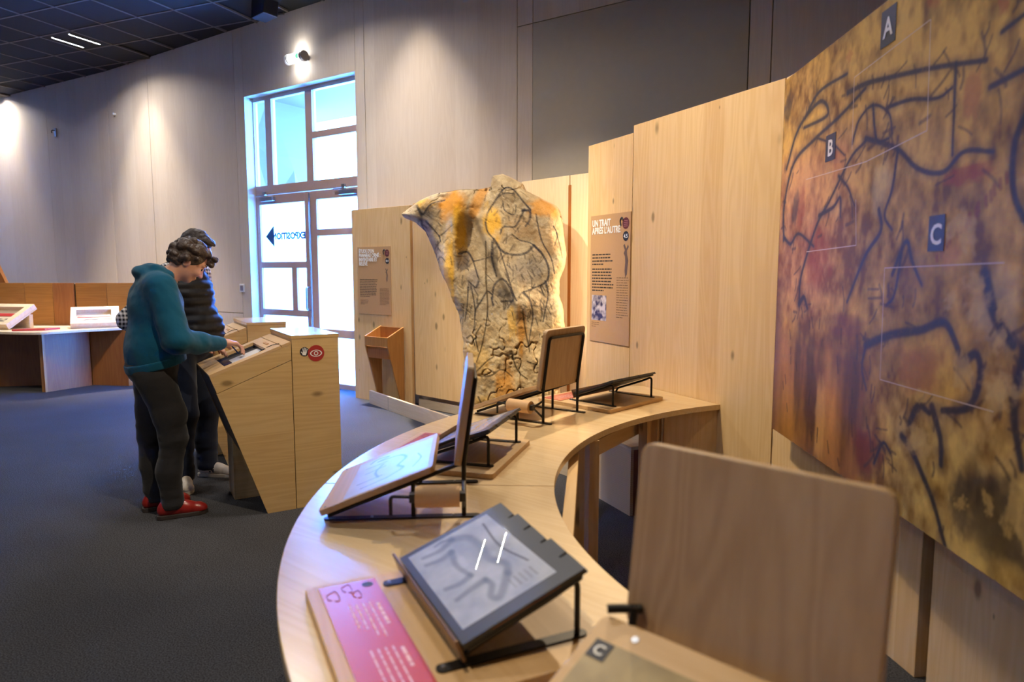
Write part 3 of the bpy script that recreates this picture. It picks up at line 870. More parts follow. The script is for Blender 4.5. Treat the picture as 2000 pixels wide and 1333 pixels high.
def tray(name, loc, rz, label, tilt, w, d):
    r = empty(name, loc, rz); tag(r, label, 'display')
    Mt = Matrix.Rotation(R(tilt), 4, 'X')
    f = MB()
    for b in ((0, w, 0, .05), (0, w, d - .07, d), (0, .06, .05, d - .07), (w - .09, w, .05, d - .07)):
        f.box(b[0], b[1], b[2], b[3], .02, .075, Mt)
    obj('frame', f, M['white_ply'], r, bevel=.003)
    obj('base', MB().box(0, w, 0, d, 0, .02, Mt), M['plank'], r)
    obj('red_strip', MB().box(.07, w - .10, d * .55, d * .68, .02, .026, Mt), M['redcard'], r)
    gx, gy = np.meshgrid(np.linspace(.065, w - .095, 44), np.linspace(.055, d * .42, 26))
    n = fbm(gx * 16, gy * 60, octv=3, seed=int(w * 100))[..., None]
    n = np.clip((n - .35) * 2.5, 0, 1)
    c = (1 - n) * np.array(srgb(86, 84, 92)) + n * np.array(srgb(220, 204, 172))
    P = [Mt @ Vector((a, b, .03)) for a, b in zip(gx.ravel(), gy.ravel())]
    P = np.array(P)
    me = grid_mesh('picture', P[:, 0].reshape(gx.shape), P[:, 1].reshape(gx.shape), P[:, 2].reshape(gx.shape), c)
    obj('picture', me, vcol('tray_picture', .5, 60, 0.05), r)
    st = MB().box(.01, w - .01, d * .75, d * .85, .0, d * .75 * math.sin(R(tilt)) * 1.0, None)
    obj('rear_block', MB().box(.01, w - .01, d * .72 * math.cos(R(tilt)), d * .85 * math.cos(R(tilt)), 0, d * .72 * math.sin(R(tilt))), M['plank'], r)
    return r
tray('display_tray', (-5.45, 8.40, .742), R(30), 'tilted wooden display tray with red strip on the far desk beside the visitors', 30, .53, .38)
tray('display_tray', (-6.71, 8.40, .742), R(-13), 'tilted wooden display tray cut by the left edge of the photo', 30, .62, .46)
bk = MB().prism([(0, 0), (.34, .05), (.42, .24), (.10, .20)], 0, .022)
tag(obj('red_folder', bk, M['redcard'], loc=(-5.93, 8.06, .741), rotz=R(8), bevel=.003), 'thin red folder lying flat on the far desk between two trays', 'folder')
dw = MB().prism([(0, 0), (-.9, 0), (-.9, 1.25)], 0, .05, Matrix.Translation((-7.02, 9.55, 1.0)) @ Matrix.Rotation(R(90), 4, 'X'))
dwp = obj('slanted_panel', MB().prism([(-1.8, 0), (-.02, 0), (-.94, 2.2), (-1.8, 2.2)], -.03, .03, Matrix.Translation((-6.33, 9.35, 0)) @ Matrix.Rotation(R(90), 4, 'X')), M['larch_v'])
tag(dwp, 'dark slanted larch panel behind the desk at the left photo edge', 'panel')

# ------------------------------------------------------------------ drawing kiosks
MXZ = Matrix.Rotation(R(90), 4, 'X') @ Matrix.Scale(-1, 4, (0, 0, 1))   # poly (x,z) -> extruded along +y
def kiosk():
    r = empty('drawing_kiosk', (-1.32, 4.06, 0), math.atan2(.51, .86))
    obj('column', MB().box(.002, .285, 0, .6, 0, 1.045), M['kiosk'], r, bevel=.0015)
    obj('top', MB().box(-.002, .287, -.002, .602, 1.0455, 1.066), M['kiosk_top'], r, bevel=.0015)
    sidep = [(-.17, 0), (-.002, 0), (-.002, .917), (-.424, .75)]
    for y0 in (0, .58):
        obj('side_panel', MB().prism(sidep, y0, y0 + .02, MXZ), M['kiosk'], r, bevel=.001)
    strip = [(-.4225, .753), (-.002, .9205), (-.002, 1.018), (-.457, .848)]
    for y0 in (0, .58):
        obj('desk_side', MB().prism(strip, y0, y0 + .02, MXZ), M['kiosk'], r, bevel=.001)
    th = math.atan2(1.036 - .866, .459)
    Mt = Matrix.Translation((-.461, 0, .862)) @ Matrix.Rotation(-th, 4, 'Y')
    L = .486
    f = MB()
    for b in ((0, .10, 0, .6), (.355, .425, 0, .6), (.10, .355, 0, .085), (.10, .355, .515, .6), (.43, L, 0, .6)):
        f.box(b[0], b[1], b[2], b[3], -.018, 0, Mt)
    obj('desk_frame', f, M['board_flat'], r)
    obj('tray_floor', MB().box(.06, .40, .03, .57, -.036, -.032, Mt), M['dark_frame'], r)
    obj('tray_wall', MB().box(.095, .10, .08, .52, -.032, -.018, Mt).box(.355, .36, .08, .52, -.032, -.018, Mt).box(.10, .355, .08, .085, -.032, -.018, Mt).box(.10, .355, .515, .52, -.032, -.018, Mt), M['dark_frame'], r)
    obj('paper', MB().box(.165, .352, .09, .40, -.032, -.028, Mt), plain('drawing_paper', srgb(206, 204, 206), .6), r)
    obj('screen', MB().box(.102, .16, .09, .51, -.032, -.028, Mt), plain('navy_screen', srgb(26, 40, 92), .25), r)
    obj('plug', MB().box(.385, .40, .22, .33, -.001, .004, Mt), M['box_wood'], r)
    obj('cable', MB().tube([Mt @ Vector(p) for p in spline([(.30, .2, -.025), (.34, .16, -.01), (.39, .10, .006), (.43, .05, .006)], 5)], .0025, 6), M['black'], r)
    fb = MB().prism([(-.29, .37), (-.275, .37), (-.405, .76), (-.443, .85), (-.457, .848), (-.424, .75)], .02, .58, MXZ)
    obj('front_board', fb, plain('dark_brown_board', srgb(74, 62, 50), .6), r)  # undercut front board, darker brown than the rest of the kiosk
    obj('foot', MB().box(-.30, .0, .365, .58, 0, .40), M['kiosk'], r, bevel=.001)
    # stickers on the near side of the column
    MX = Matrix.Rotation(R(90), 4, 'X')
    red = obj('eye_sticker', MB().disc((.145, .952, .0012), .050, 40, MX), M['red'], r)
    e = MB()
    def lens(k, n=20):
        return [(.145 + .037 * k * math.cos(a), .952 + .0215 * k * math.sin(a) * (abs(math.sin(a)) ** .15)) for a in [2 * math.pi * i / n for i in range(n)]]
    o_, i_ = lens(1.0), lens(.80)
    n = len(o_)
    e.add([(p[0], -.002, p[1]) for p in o_ + i_], [(k, (k + 1) % n, n + (k + 1) % n, n + k) for k in range(n)])
    def ring(r0, r1, n=20):
        a = [2 * math.pi * k / n for k in range(n)]
        e.add([(.145 + r1 * math.cos(t), -.0021, .952 + r1 * math.sin(t)) for t in a] + [(.145 + r0 * math.cos(t), -.0021, .952 + r0 * math.sin(t)) for t in a], [(k, (k + 1) % n, n + (k + 1) % n, n + k) for k in range(n)])
    ring(.0085, .0135)
    obj('eye_mark', e, M['white'], red)
    nv = obj('hand_sticker', MB().disc((.076, .965, .0008), .028, 32, MX), M['navy'], r)
    h = MB()
    h.prism([(.063, .945), (.083, .943), (.090, .962), (.066, .966)], .0012, .0016, MX)
    for bx, bz, tx, tz, w in ((.069, .964, .066, .986, .0022), (.075, .965, .0755, .990, .0022), (.081, .964, .0845, .988, .0022), (.087, .961, .0925, .981, .002), (.064, .955, .055, .966, .0022)):
        d = Vector((tx - bx, tz - bz)).normalized() * w
        h.prism([(bx + d.y, bz - d.x), (tx + d.y, tz - d.x), (tx - d.y, tz + d.x), (bx - d.y, bz + d.x)][::-1], .0012, .0016, MX)
    obj('hand_mark', h, M['white'], nv)
    return r
k1 = kiosk()
tag(k1, 'spruce drawing kiosk with a red eye sticker in front of the two visitors', 'kiosk', 'drawing kiosks')
k2 = copy_tree(k1); k2.location = (-1.32 - .66, 4.06 + 1.02, 0)
for _c in list(k2.children):
    if 'sticker' in _c.name:
        for _g in list(_c.children): bpy.data.objects.remove(_g)
        bpy.data.objects.remove(_c)
tag(k2, 'spruce drawing kiosk half hidden behind the one with the red sticker', 'kiosk', 'drawing kiosks')

# ------------------------------------------------------------------ curved counter
CZ = .72
CO, RO = (1.641, 2.199), 2.29
CI, RI = (1.846, 2.147), 1.706
ctr = empty('curved_counter'); tag(ctr, 'long curved spruce counter carrying the drawing stands', 'counter')
def arc(c, r, a0, a1, n):
    return [(c[0] + r * math.cos(R(a0 + (a1 - a0) * k / n)), c[1] + r * math.sin(R(a0 + (a1 - a0) * k / n))) for k in range(n + 1)]
segA = [(.835, 4.315)] + arc(CO, RO, 112, 177.4, 40) + arc(CI, RI, 175.85, 114, 40) + [(1.14, 3.705)]
segB = arc(CO, RO, 177.6, 264, 50) + [(1.44, -.08), (1.455, .49)] + arc(CI, RI, 256, 176.0, 50)
for s in (segA, segB):
    obj('counter_top', MB().prism(s, CZ - .03, CZ), M['counter'], ctr, bevel=.002)
def stud(x, y, w, d, z0, z1, rz, name='stud', m='spruce_plain'):
    obj(name, MB().box(-w / 2, w / 2, -d / 2, d / 2, z0, z1), M['spruce'], ctr, loc=(x, y, 0), rotz=R(rz), bevel=.002)
stud(.285, 2.95, .05, .07, 0, CZ - .03, 20); stud(.36, 3.04, .05, .07, 0, CZ - .03, 20)
stud(.735, 3.70, .05, .07, 0, CZ - .03, -30); stud(.80, 3.74, .05, .07, 0, CZ - .03, -30)
stud(.12, 1.45, .05, .07, 0, CZ - .03, 20); stud(.85, .45, .05, .07, 0, CZ - .03, 20); stud(-.25, 2.2, .05, .07, 0, CZ - .03, 20)
board(ctr, 'end_panel', (.84, 3.70), (1.14, 3.72), 0, CZ - .03, M['spruce'], .03)
board(ctr, 'rail', (.36, 3.2), (.74, 3.80), .54, .62, M['spruce_plain'], .04)
board(ctr, 'rail', (.13, 1.5), (.29, 2.9), .60, .66, M['spruce_plain'], .04)

# ------------------------------------------------------------------ tracing stands
def rounded_board(w, h, t, r, Mx):
    return MB().prism(rrect(-w / 2, w / 2, 0, h, r), 0, t, Mx)
SL = math.atan2(.153, .398)
def sheet_mesh(kind, w, h, Mx):
    nx, ny = 110, int(110 * h / w)
    gx, gy = np.meshgrid(np.linspace(-w / 2, w / 2, nx), np.linspace(0, h, ny))
    x, y = gx.ravel(), gy.ravel()
    n = fbm(x * 14, y * 14, octv=4, seed=9)[:, None]
    if kind == 'photo':
        c = (1 - n) * np.array(srgb(96, 76, 44)) + n * np.array(srgb(198, 176, 124))
        for k in range(5): blob(c, x, y, random.Random(k).uniform(-.1, .1), random.Random(k + 9).uniform(.05, h - .05), .05, .03, srgb(140, 84, 50), .5, k, k)
        ink = srgb(48, 42, 40)
    else:
        c = (1 - n) * np.array(srgb(186, 184, 190)) + n * np.array(srgb(214, 214, 218))
        ink = srgb(88, 94, 110)
    k = w
    for pts, ww in [([(-.36, .2), (-.3, .42), (-.12, .5), (.05, .44), (.2, .5), (.33, .36)], .016), ([(-.36, .2), (-.42, .3), (-.46, .18), (-.38, .12)], .014), ([(-.25, .3), (-.24, .1)], .012), ([(-.1, .3), (-.06, .12)], .012), ([(.18, .3), (.2, .08)], .012), ([(.33, .36), (.36, .14)], .014), ([(-.2, .27), (0, .22), (.2, .27)], .012), ([(-.1, .62), (.1, .66), (.3, .6)], .008)]:
        stroke(c, x, y, [(a * k, b * h / .75) for a, b in pts], ww * k, ink, .9, .8)
    P = np.array([Mx @ Vector((a, b, 0)) for a, b in zip(x, y)])
    return grid_mesh('printed_sheet', P[:, 0].reshape(gx.shape), P[:, 1].reshape(gx.shape), P[:, 2].reshape(gx.shape), c.reshape(ny, nx, 3))
M['sheet'] = vcol('glossy_sheet', .38, 60, .03, 0, .4, 0)

def tracing_stand(kind):
    r = empty('tracing_stand')
    for sx in (-.165, .165):
        bar_ = rrect(sx - .013, sx + .013, 0, .46, .012, 4)
        fb_ = obj('foot_bar', MB().prism(bar_, 0, .005), M['steel'], r)
        for yy in (.16, .40):
            obj('screw', MB().lathe([(.005, .005), (.004, .008)], 10, Matrix.Translation((sx, yy - .02, 0))), M['metal'], fb_)
        obj('slope_rail', MB().tube([(sx, .012, .012), (sx, .41, .165)], .0065, 10), M['steel'], r, smooth=40)
        obj('short_post', MB().tube([(sx, .262, .004), (sx, .262, .107)], .0065, 10), M['steel'], r, smooth=40)
    lean = math.tan(R(8))
    pth = [(-.165, .412, .004), (-.165, .412, .16), (-.165, .412 + .255 * lean, .415), (.165, .412 + .255 * lean, .415), (.165, .412, .16), (.165, .412, .004)]
    obj('back_frame', MB().tube(fillet(pth, .022), .0068, 10), M['steel'], r, smooth=40)
    Mb = Matrix.Translation((0, .0, .016)) @ Matrix.Rotation(SL, 4, 'X') @ Matrix.Translation((0, 0, .0075))
    obj('drawing_board', rounded_board(.415, .392 if kind == 'photo' else .355, .018, .016, Mb), M['board_flat'], r, bevel=.0015)
    if kind == 'photo':
        Ms = Mb @ Matrix.Translation((-.035, .095, .0188)); w_, h_ = .31, .25
    else:
        Ms = Mb @ Matrix.Translation((.015, .075, .0188)); w_, h_ = .36, .265
    sh = obj('printed_sheet', sheet_mesh(kind, w_, h_, Ms), M['sheet'], r)
    if kind == 'photo':
        Mq = Ms @ Matrix.Translation((0, 0, .0006))
        obj('letter_badge', MB().box(-w_ / 2 + .002, -w_ / 2 + .034, h_ - .036, h_ - .002, 0, .0004, Mq), M['navy'], sh)
        t = text_mb('C', .026, .02, 'CENTER')
        Mt_ = Mq @ Matrix.Translation((-w_ / 2 + .018, h_ - .029, .0012)) @ Matrix.Rotation(R(-90), 4, 'X')
        t.v = [tuple(Mt_ @ Vector(p)) for p in t.v]
        obj('letter', t, M['white'], sh)
        obj('push_button', MB().lathe([(.006, .018), (.006, .0195)], 14, Mb @ Matrix.Translation((-.135, .368, 0))), M['metal'], r)
    if kind == 'photo':
        obj('peg', MB().tube(fillet([(-.200, .352, .192), (-.182, .366, .194), (-.155, .384, .196)], .01), .0075, 10), M['steel'], r, smooth=40)
        obj('peg_post', MB().tube([(-.158, .366, .205), (-.158, .360, .176)], .007, 10), M['steel'], r, smooth=40)
    for sx in (-.19, .19):
        obj('board_screw', MB().lathe([(.004, .018), (.003, .0195)], 10, Mb @ Matrix.Translation((sx, .02, 0))), M['metal'], r)
    Mu = Matrix.Translation((0, .383, .158)) @ Matrix.Rotation(R(90 - 8), 4, 'X')
    obj('upright_board', rounded_board(.375, .30, -.0, .02, Mu) if False else MB().prism(rrect(-.1875, .1875, 0, .30, .022), -.021, 0, Mu), M['board'], r, bevel=.003)
    # kraft paper roll on its holder
    RX, RZ = .255, .092
    obj('paper_roll', MB().lathe([(.010, 0), (.030, 0), (.030, .125), (.010, .125)], 24, Matrix.Translation((RX, .275, RZ)) @ Matrix.Rotation(R(-90), 4, 'X')), M['kraft'], r, smooth=40)
    obj('roll_arm', MB().tube(fillet([(.165, .412, .11), (RX, .412, RZ), (RX, .402, RZ)], .01), .0055, 8), M['steel'], r, smooth=40)
    obj('roll_brace', MB().tube([(.168, .410, .03), (RX - .012, .412, RZ - .01)], .005, 8), M['steel'], r, smooth=40)
    obj('guide_rod', MB().tube(fillet([(RX, .275, RZ), (RX, .205, RZ + .004), (RX, .205, RZ - .05)], .012), .005, 8), M['steel'], r, smooth=40)
    for y0 in (.258, .400):
        obj('end_block', MB().box(RX - .013, RX + .013, y0, y0 + .017, RZ - .013, RZ + .013), M['black'], r, bevel=.002)
    return r
ts_mid = tracing_stand('drawing'); ts_mid.location = (-.566, 2.115, CZ); ts_mid.rotation_euler = (0, 0, R(-86))
tag(ts_mid, 'tracing stand with bluish sketch sheet and upright board seen edge on', 'stand', 'tracing stands on the counter')
ts_far = copy_tree(ts_mid); ts_far.location = (-.093, 3.60, CZ); ts_far.rotation_euler = (0, 0, R(-125))
tag(ts_far, 'tracing stand below the painted rock, its upright board showing a black tube frame', 'stand', 'tracing stands on the counter')
ts_near = tracing_stand('photo'); ts_near.location = (.055, .650, CZ); ts_near.rotation_euler = (0, 0, R(-43.5))
tag(ts_near, 'large blurred tracing stand in the foreground with a blank upright plywood board', 'stand', 'tracing stands on the counter')

# ------------------------------------------------------------------ layered sheet viewers on wooden plates
def viewer_sheet(x0, x1, y0, y1, Mx):
    nx, ny = 130, 90
    gx, gy = np.meshgrid(np.linspace(x0, x1, nx), np.linspace(y0, y1, ny))
    x, y = (gx.ravel() - x0) / (x1 - x0), (gy.ravel() - y0) / (y1 - y0)
    n = fbm(x * 7, y * 5, octv=4, seed=21)[:, None]
    c = (1 - n) * np.array(srgb(140, 150, 176)) + n * np.array(srgb(196, 202, 218))  # blue-grey tint painted into the paper in place of reflected light
    grey = srgb(98, 112, 140)
    for pts, w in [([(.08, .50), (.16, .64), (.34, .67), (.52, .64), (.66, .72), (.76, .66)], .035), ([(.76, .66), (.84, .56), (.92, .44), (.87, .39), (.78, .47), (.70, .46)], .028), ([(.22, .40), (.40, .34), (.58, .38)], .025), ([(.08, .50), (.13, .32), (.11, .12)], .022), ([(.22, .40), (.24, .26), (.21, .10)], .022), ([(.58, .38), (.60, .24), (.57, .10)], .022), ([(.70, .46), (.71, .28), (.73, .12)], .022), ([(.08, .5), (.04, .40), (.05, .30)], .014)]:
        stroke(c, x, y, pts, w, grey, 1.8, .6, w * .7, 6, .3)
    blob(c, x, y, .35, .56, .3, .16, srgb(140, 152, 180), .5, .1, 3)
    stroke(c, x, y, [(.1, .88), (.45, .82), (.75, .9)], .012, srgb(70, 74, 88), 1, .8)
    for k in range(5): stroke(c, x, y, [(.82, .62 + k * .06), (.92, .62 + k * .06)], .008, srgb(120, 124, 136), 1, .6)
    P = np.array([Mx @ Vector((a, b, 0)) for a, b in zip(gx.ravel(), gy.ravel())])
    return grid_mesh('drawing_sheet', P[:, 0].reshape(gx.shape), P[:, 1].reshape(gx.shape), P[:, 2].reshape(gx.shape), c.reshape(ny, nx, 3))
def sheet_viewer():
    r = empty('sheet_viewer')
    plate = obj('base_plate', MB().prism(rrect(0, .52, 0, .50, .014), 0, .02), M['board_flat'], r, bevel=.0015)
    card = obj('red_card', MB().box(.02, .50, .028, .155, .0202, .0225), M['redcard'], r)
    tx = MB()
    rg = random.Random(3)
    def row(x0, x1, y, h):
        x = x0
        while x < x1:
            w = min(rg.uniform(.008, .03), x1 - x)
            tx.box(x, x + w, y, y + h, .0226, .0229); x += w + .004
    for k, (a, b) in enumerate([(.14, .235), (.13, .28), (.13, .27), (.13, .24), (.13, .23)]):
        row(a, b, .128 - k * .014, .007 if k == 0 else .0035)
    for k, (a, b) in enumerate([(.33, .40), (.32, .47), (.32, .46), (.32, .48), (.32, .44)]):
        row(a, b, .128 - k * .014, .007 if k == 0 else .0035)
    obj('card_text', tx, plain('pale_print', srgb(232, 190, 190), .5), card)['kind'] = 'stuff'
    obj('card_dot', MB().disc((.045, .132, .0227), .013, 20), M['navy'], card)
    sk = MB()
    for cx, cy, s in ((.075, .05, .022), (.05, .085, .018), (.085, .10, .016)):
        sk.tube([(cx + s * math.cos(a) * (1 + .25 * math.sin(3 * a)), cy + .7 * s * math.sin(a) * (1 + .2 * math.cos(2 * a)), .0227) for a in [k * .35 for k in range(18)]], .0012, 5)
    obj('card_sketch', sk, plain('faded_print', srgb(150, 60, 84), .5), card)
    th = math.atan2(.095, .255)
    Mt = Matrix.Translation((0, .215, .052)) @ Matrix.Rotation(th, 4, 'X')
    for x0 in (.06, .43):
        obj('foot_bar', MB().prism(rrect(x0 - .013, x0 + .013, .165, .475, .012), .02, .024), M['steel'], r)
        obj('leg', MB().tube(fillet([(x0, .455, .022), (x0, .455, .135), (x0, .40, .110), (x0, .225, .045), (x0, .215, .024)], .02), .006, 10), M['steel'], r, smooth=40)
        obj('screw', MB().lathe([(.005, .024), (.0035, .027)], 10, Matrix.Translation((x0, .178, 0))), M['metal'], r)
    obj('tray', MB().prism(rrect(.04, .45, 0, .262, .012), 0, .006, Mt), M['black'], r)
    # layered boards with index slits along the raised edge
    def outline(x0, x1, h, tabs, step):
        p = [(x0, 0), (x1, 0)]
        w = (x1 - x0) / tabs
        for k in range(tabs):
            a = x1 - k * w
            hh = h + .004 * (k % 2)
            p += [(a, hh), (a - w + .010, hh + .004), (a - w + .008, h - .016), (a - w + .003, h - .016)]
        p[-1] = (x0, h + .004); p[-2] = (x0 + .003, h + .004); 
        return p
    for k, (zz, sh) in enumerate([(.0065, 0), (.0125, -.003)]):
        obj('index_board', MB().prism(outline(.042, .448, .272 + sh, 5, .01), zz, zz + .005, Mt), M['dark_frame'], r)
    obj('orange_board', MB().box(.30, .4485, .06, .21, .0118, .0124, Mt), plain('orange_edge', srgb(190, 92, 50), .5), r)
    obj('drawing_sheet', viewer_sheet(.06, .41, .016, .225, Mt @ Matrix.Translation((0, 0, .0178))), vcol('viewer_sheet', .5, 60, .03, 0, .2, 1.0), r)
    lip = MB().tube(fillet([(.035, .262, .06), (.035, .207, .04), (.455, .207, .04), (.455, .262, .06)], .012), .004, 8)
    obj('front_lip', MB().box(.036, .454, -.012, -.006, -.012, .034, Mt), plain('bronze_bar', srgb(120, 96, 78), .35, .7), r, bevel=.002)
    return r
sv = sheet_viewer(); sv.location = (-.467, 1.47, CZ); sv.rotation_euler = (0, 0, R(-64.9))
tag(sv, 'black sheet viewer with notched boards beside a long red card, nearest on the counter', 'viewer', 'sheet viewers on the counter')
sv2 = copy_tree(sv); sv2.location = (-.402, 2.975, CZ); sv2.rotation_euler = (0, 0, R(-106.3))
tag(sv2, 'black sheet viewer half hidden behind the edge-on upright board', 'viewer', 'sheet viewers on the counter')
sv3 = copy_tree(sv); sv3.location = (.501, 4.17, CZ); sv3.rotation_euler = (0, 0, R(-133.8))
tag(sv3, 'black sheet viewer at the far end of the counter against the partition', 'viewer', 'sheet viewers on the counter')

# ------------------------------------------------------------------ painted rock replica
def paint_rock(U, V):
    n = fbm(U * .05, V * .05, octv=5, seed=5); n2 = fbm(U * .18, V * .18, octv=3, seed=8)
    t = np.clip(n * .7 + n2 * .5 - .1, 0, 1)[:, None]
    c = (1 - t) * np.array(srgb(132, 108, 76)) + t * np.array(srgb(212, 194, 160))
    low = sstep(585, 660, V)[:, None]
    lc = (1 - t) * np.array(srgb(158, 122, 74)) + t * np.array(srgb(226, 204, 158))
    c = c * (1 - low) + lc * low
    och, yel, brn = srgb(190, 128, 36), srgb(212, 162, 44), srgb(152, 104, 40)
    for a in [(885, 398, 40, 38, och, .95), (832, 398, 22, 14, yel, .75), (902, 450, 15, 70, yel, .9), (962, 432, 24, 40, yel, .85), (1068, 404, 48, 26, och, .75), (880, 530, 12, 90, yel, .8), (888, 640, 8, 60, yel, .6), (1018, 640, 12, 60, och, .75), (985, 760, 22, 70, och, .8), (935, 700, 30, 40, yel, .35), (1060, 470, 26, 40, brn, .3), (1020, 440, 40, 30, brn, .3), (1000, 620, 10, 40, yel, .6), (950, 790, 40, 30, yel, .4)]:
        blob(c, U, V, a[0], a[1], a[2], a[3], a[4], a[5], 0, int(a[0]), .6)
    stroke(c, U, V, [(945, 368), (935, 390), (926, 415)], 11, och, .8, .7)
    # cool shading of old charcoal
    for a in [(1030, 525, 45, 38, srgb(120, 112, 104), .6), (835, 420, 18, 40, srgb(96, 92, 96), .55), (905, 505, 18, 26, srgb(60, 62, 80), .7), (845, 480, 16, 30, srgb(104, 100, 104), .55), (985, 568, 20, 16, srgb(70, 66, 66), .7), (925, 545, 18, 30, srgb(130, 122, 122), .5), (968, 500, 8, 34, srgb(70, 66, 62), .6)]:
        blob(c, U, V, a[0], a[1], a[2], a[3], a[4], a[5], 0, int(a[1]), .35)
    ink = srgb(44, 44, 54)
    for pts, w, w2 in [
        ([(815, 400), (826, 418), (842, 398), (868, 388)], 5, 3), ([(824, 415), (824, 440), (834, 458)], 6, 3), ([(833, 430), (848, 446), (860, 460)], 5, 2), ([(858, 458), (874, 448), (888, 438)], 3, 2), ([(858, 458), (862, 470)], 3, 1.5),
        ([(850, 505), (862, 498), (872, 506)], 2, 2), ([(855, 515), (858, 495)], 2, 1), ([(868, 470), (878, 462)], 2, 2),
        ([(898, 492), (912, 488), (924, 506), (936, 540)], 5, 3), ([(936, 545), (930, 556), (918, 546)], 5, 3), ([(916, 555), (914, 590), (908, 622)], 3, 2), ([(922, 556), (928, 590), (928, 612)], 3, 2), ([(906, 600), (902, 640)], 2, 1),
        ([(950, 435), (955, 412), (968, 392), (985, 370), (1002, 372), (1022, 394), (1036, 410)], 3, 4), ([(968, 390), (985, 379), (1005, 380)], 3, 2), ([(982, 392), (986, 410), (1004, 418), (1008, 400)], 2, 2), ([(950, 435), (954, 452), (966, 466)], 4, 3),
        ([(966, 466), (982, 488), (1004, 494), (1028, 490), (1042, 476)], 5, 5), ([(1042, 476), (1060, 496), (1070, 520), (1066, 545), (1040, 558), (1018, 566)], 5, 3), ([(1000, 455), (1015, 466), (1036, 472), (1052, 486)], 2, 3), ([(978, 455), (984, 442), (1006, 440), (1018, 420), (1024, 408)], 3, 5),
        ([(1020, 410), (1034, 412), (1034, 428), (1026, 440)], 6, 4), ([(1046, 418), (1050, 440), (1058, 470), (1075, 500), (1082, 530)], 3, 3), ([(1080, 440), (1088, 456), (1082, 476)], 3, 2), ([(1086, 452), (1094, 480), (1098, 500)], 2.5, 2),
        ([(1064, 545), (1070, 570), (1064, 600), (1060, 622)], 5, 3), ([(1022, 566), (1034, 580), (1040, 610), (1036, 640)], 5, 2.5), ([(1054, 552), (1062, 572)], 3, 2), ([(1036, 640), (1032, 668)], 2, 1.5),
        ([(964, 470), (962, 500), (970, 535)], 6, 4), ([(975, 480), (988, 520), (1000, 560), (1008, 580)], 3, 3), ([(962, 578), (966, 552), (982, 540), (996, 556), (1002, 580), (980, 583)], 4, 5), ([(964, 590), (960, 575)], 4, 3),
        ([(930, 598), (942, 580), (952, 564), (962, 570)], 4, 3), ([(930, 598), (926, 640)], 3, 1.5), ([(925, 506), (945, 502), (960, 498)], 3, 2), ([(952, 606), (956, 622)], 2, 1), ([(1000, 604), (1004, 620)], 2, 1)]:
        stroke(c, U, V, pts, w * .40, ink, 1.4, .95, w2 * .36, 6, .5)
    rh = random.Random(8)
    for k in range(170):
        a0 = rh.choice([(830, 420), (850, 490), (905, 520), (920, 590), (985, 400), (1010, 440), (1000, 500), (1040, 520), (1060, 580), (980, 570), (1030, 600)])
        p0 = (a0[0] + rh.gauss(0, 16), a0[1] + rh.gauss(0, 20)); an = rh.uniform(.6, 2.4); L_ = rh.uniform(5, 18)
        stroke(c, U, V, [p0, (p0[0] + L_ * math.cos(an), p0[1] + L_ * math.sin(an))], rh.uniform(.7, 1.5), srgb(70, 62, 58), 1.0, .65, None, 2, .3)
    crack = srgb(70, 56, 38)
    for pts in [[(950, 470), (950, 540), (953, 600), (944, 660), (932, 700)], [(940, 630), (930, 650), (935, 680)], [(905, 740), (930, 720), (950, 700), (965, 690)], [(1000, 690), (1012, 720), (1030, 735)], [(940, 728), (960, 726), (980, 716), (1000, 730)], [(1030, 700), (1050, 706)], [(912, 655), (922, 650), (928, 668)], [(935, 770), (945, 790)], [(1020, 600), (1026, 640), (1034, 680)], [(1010, 760), (1018, 790)]]:
        stroke(c, U, V, pts, 1.8, crack, .9, .85, 1.2)
    return np.clip(c, 0, 1)

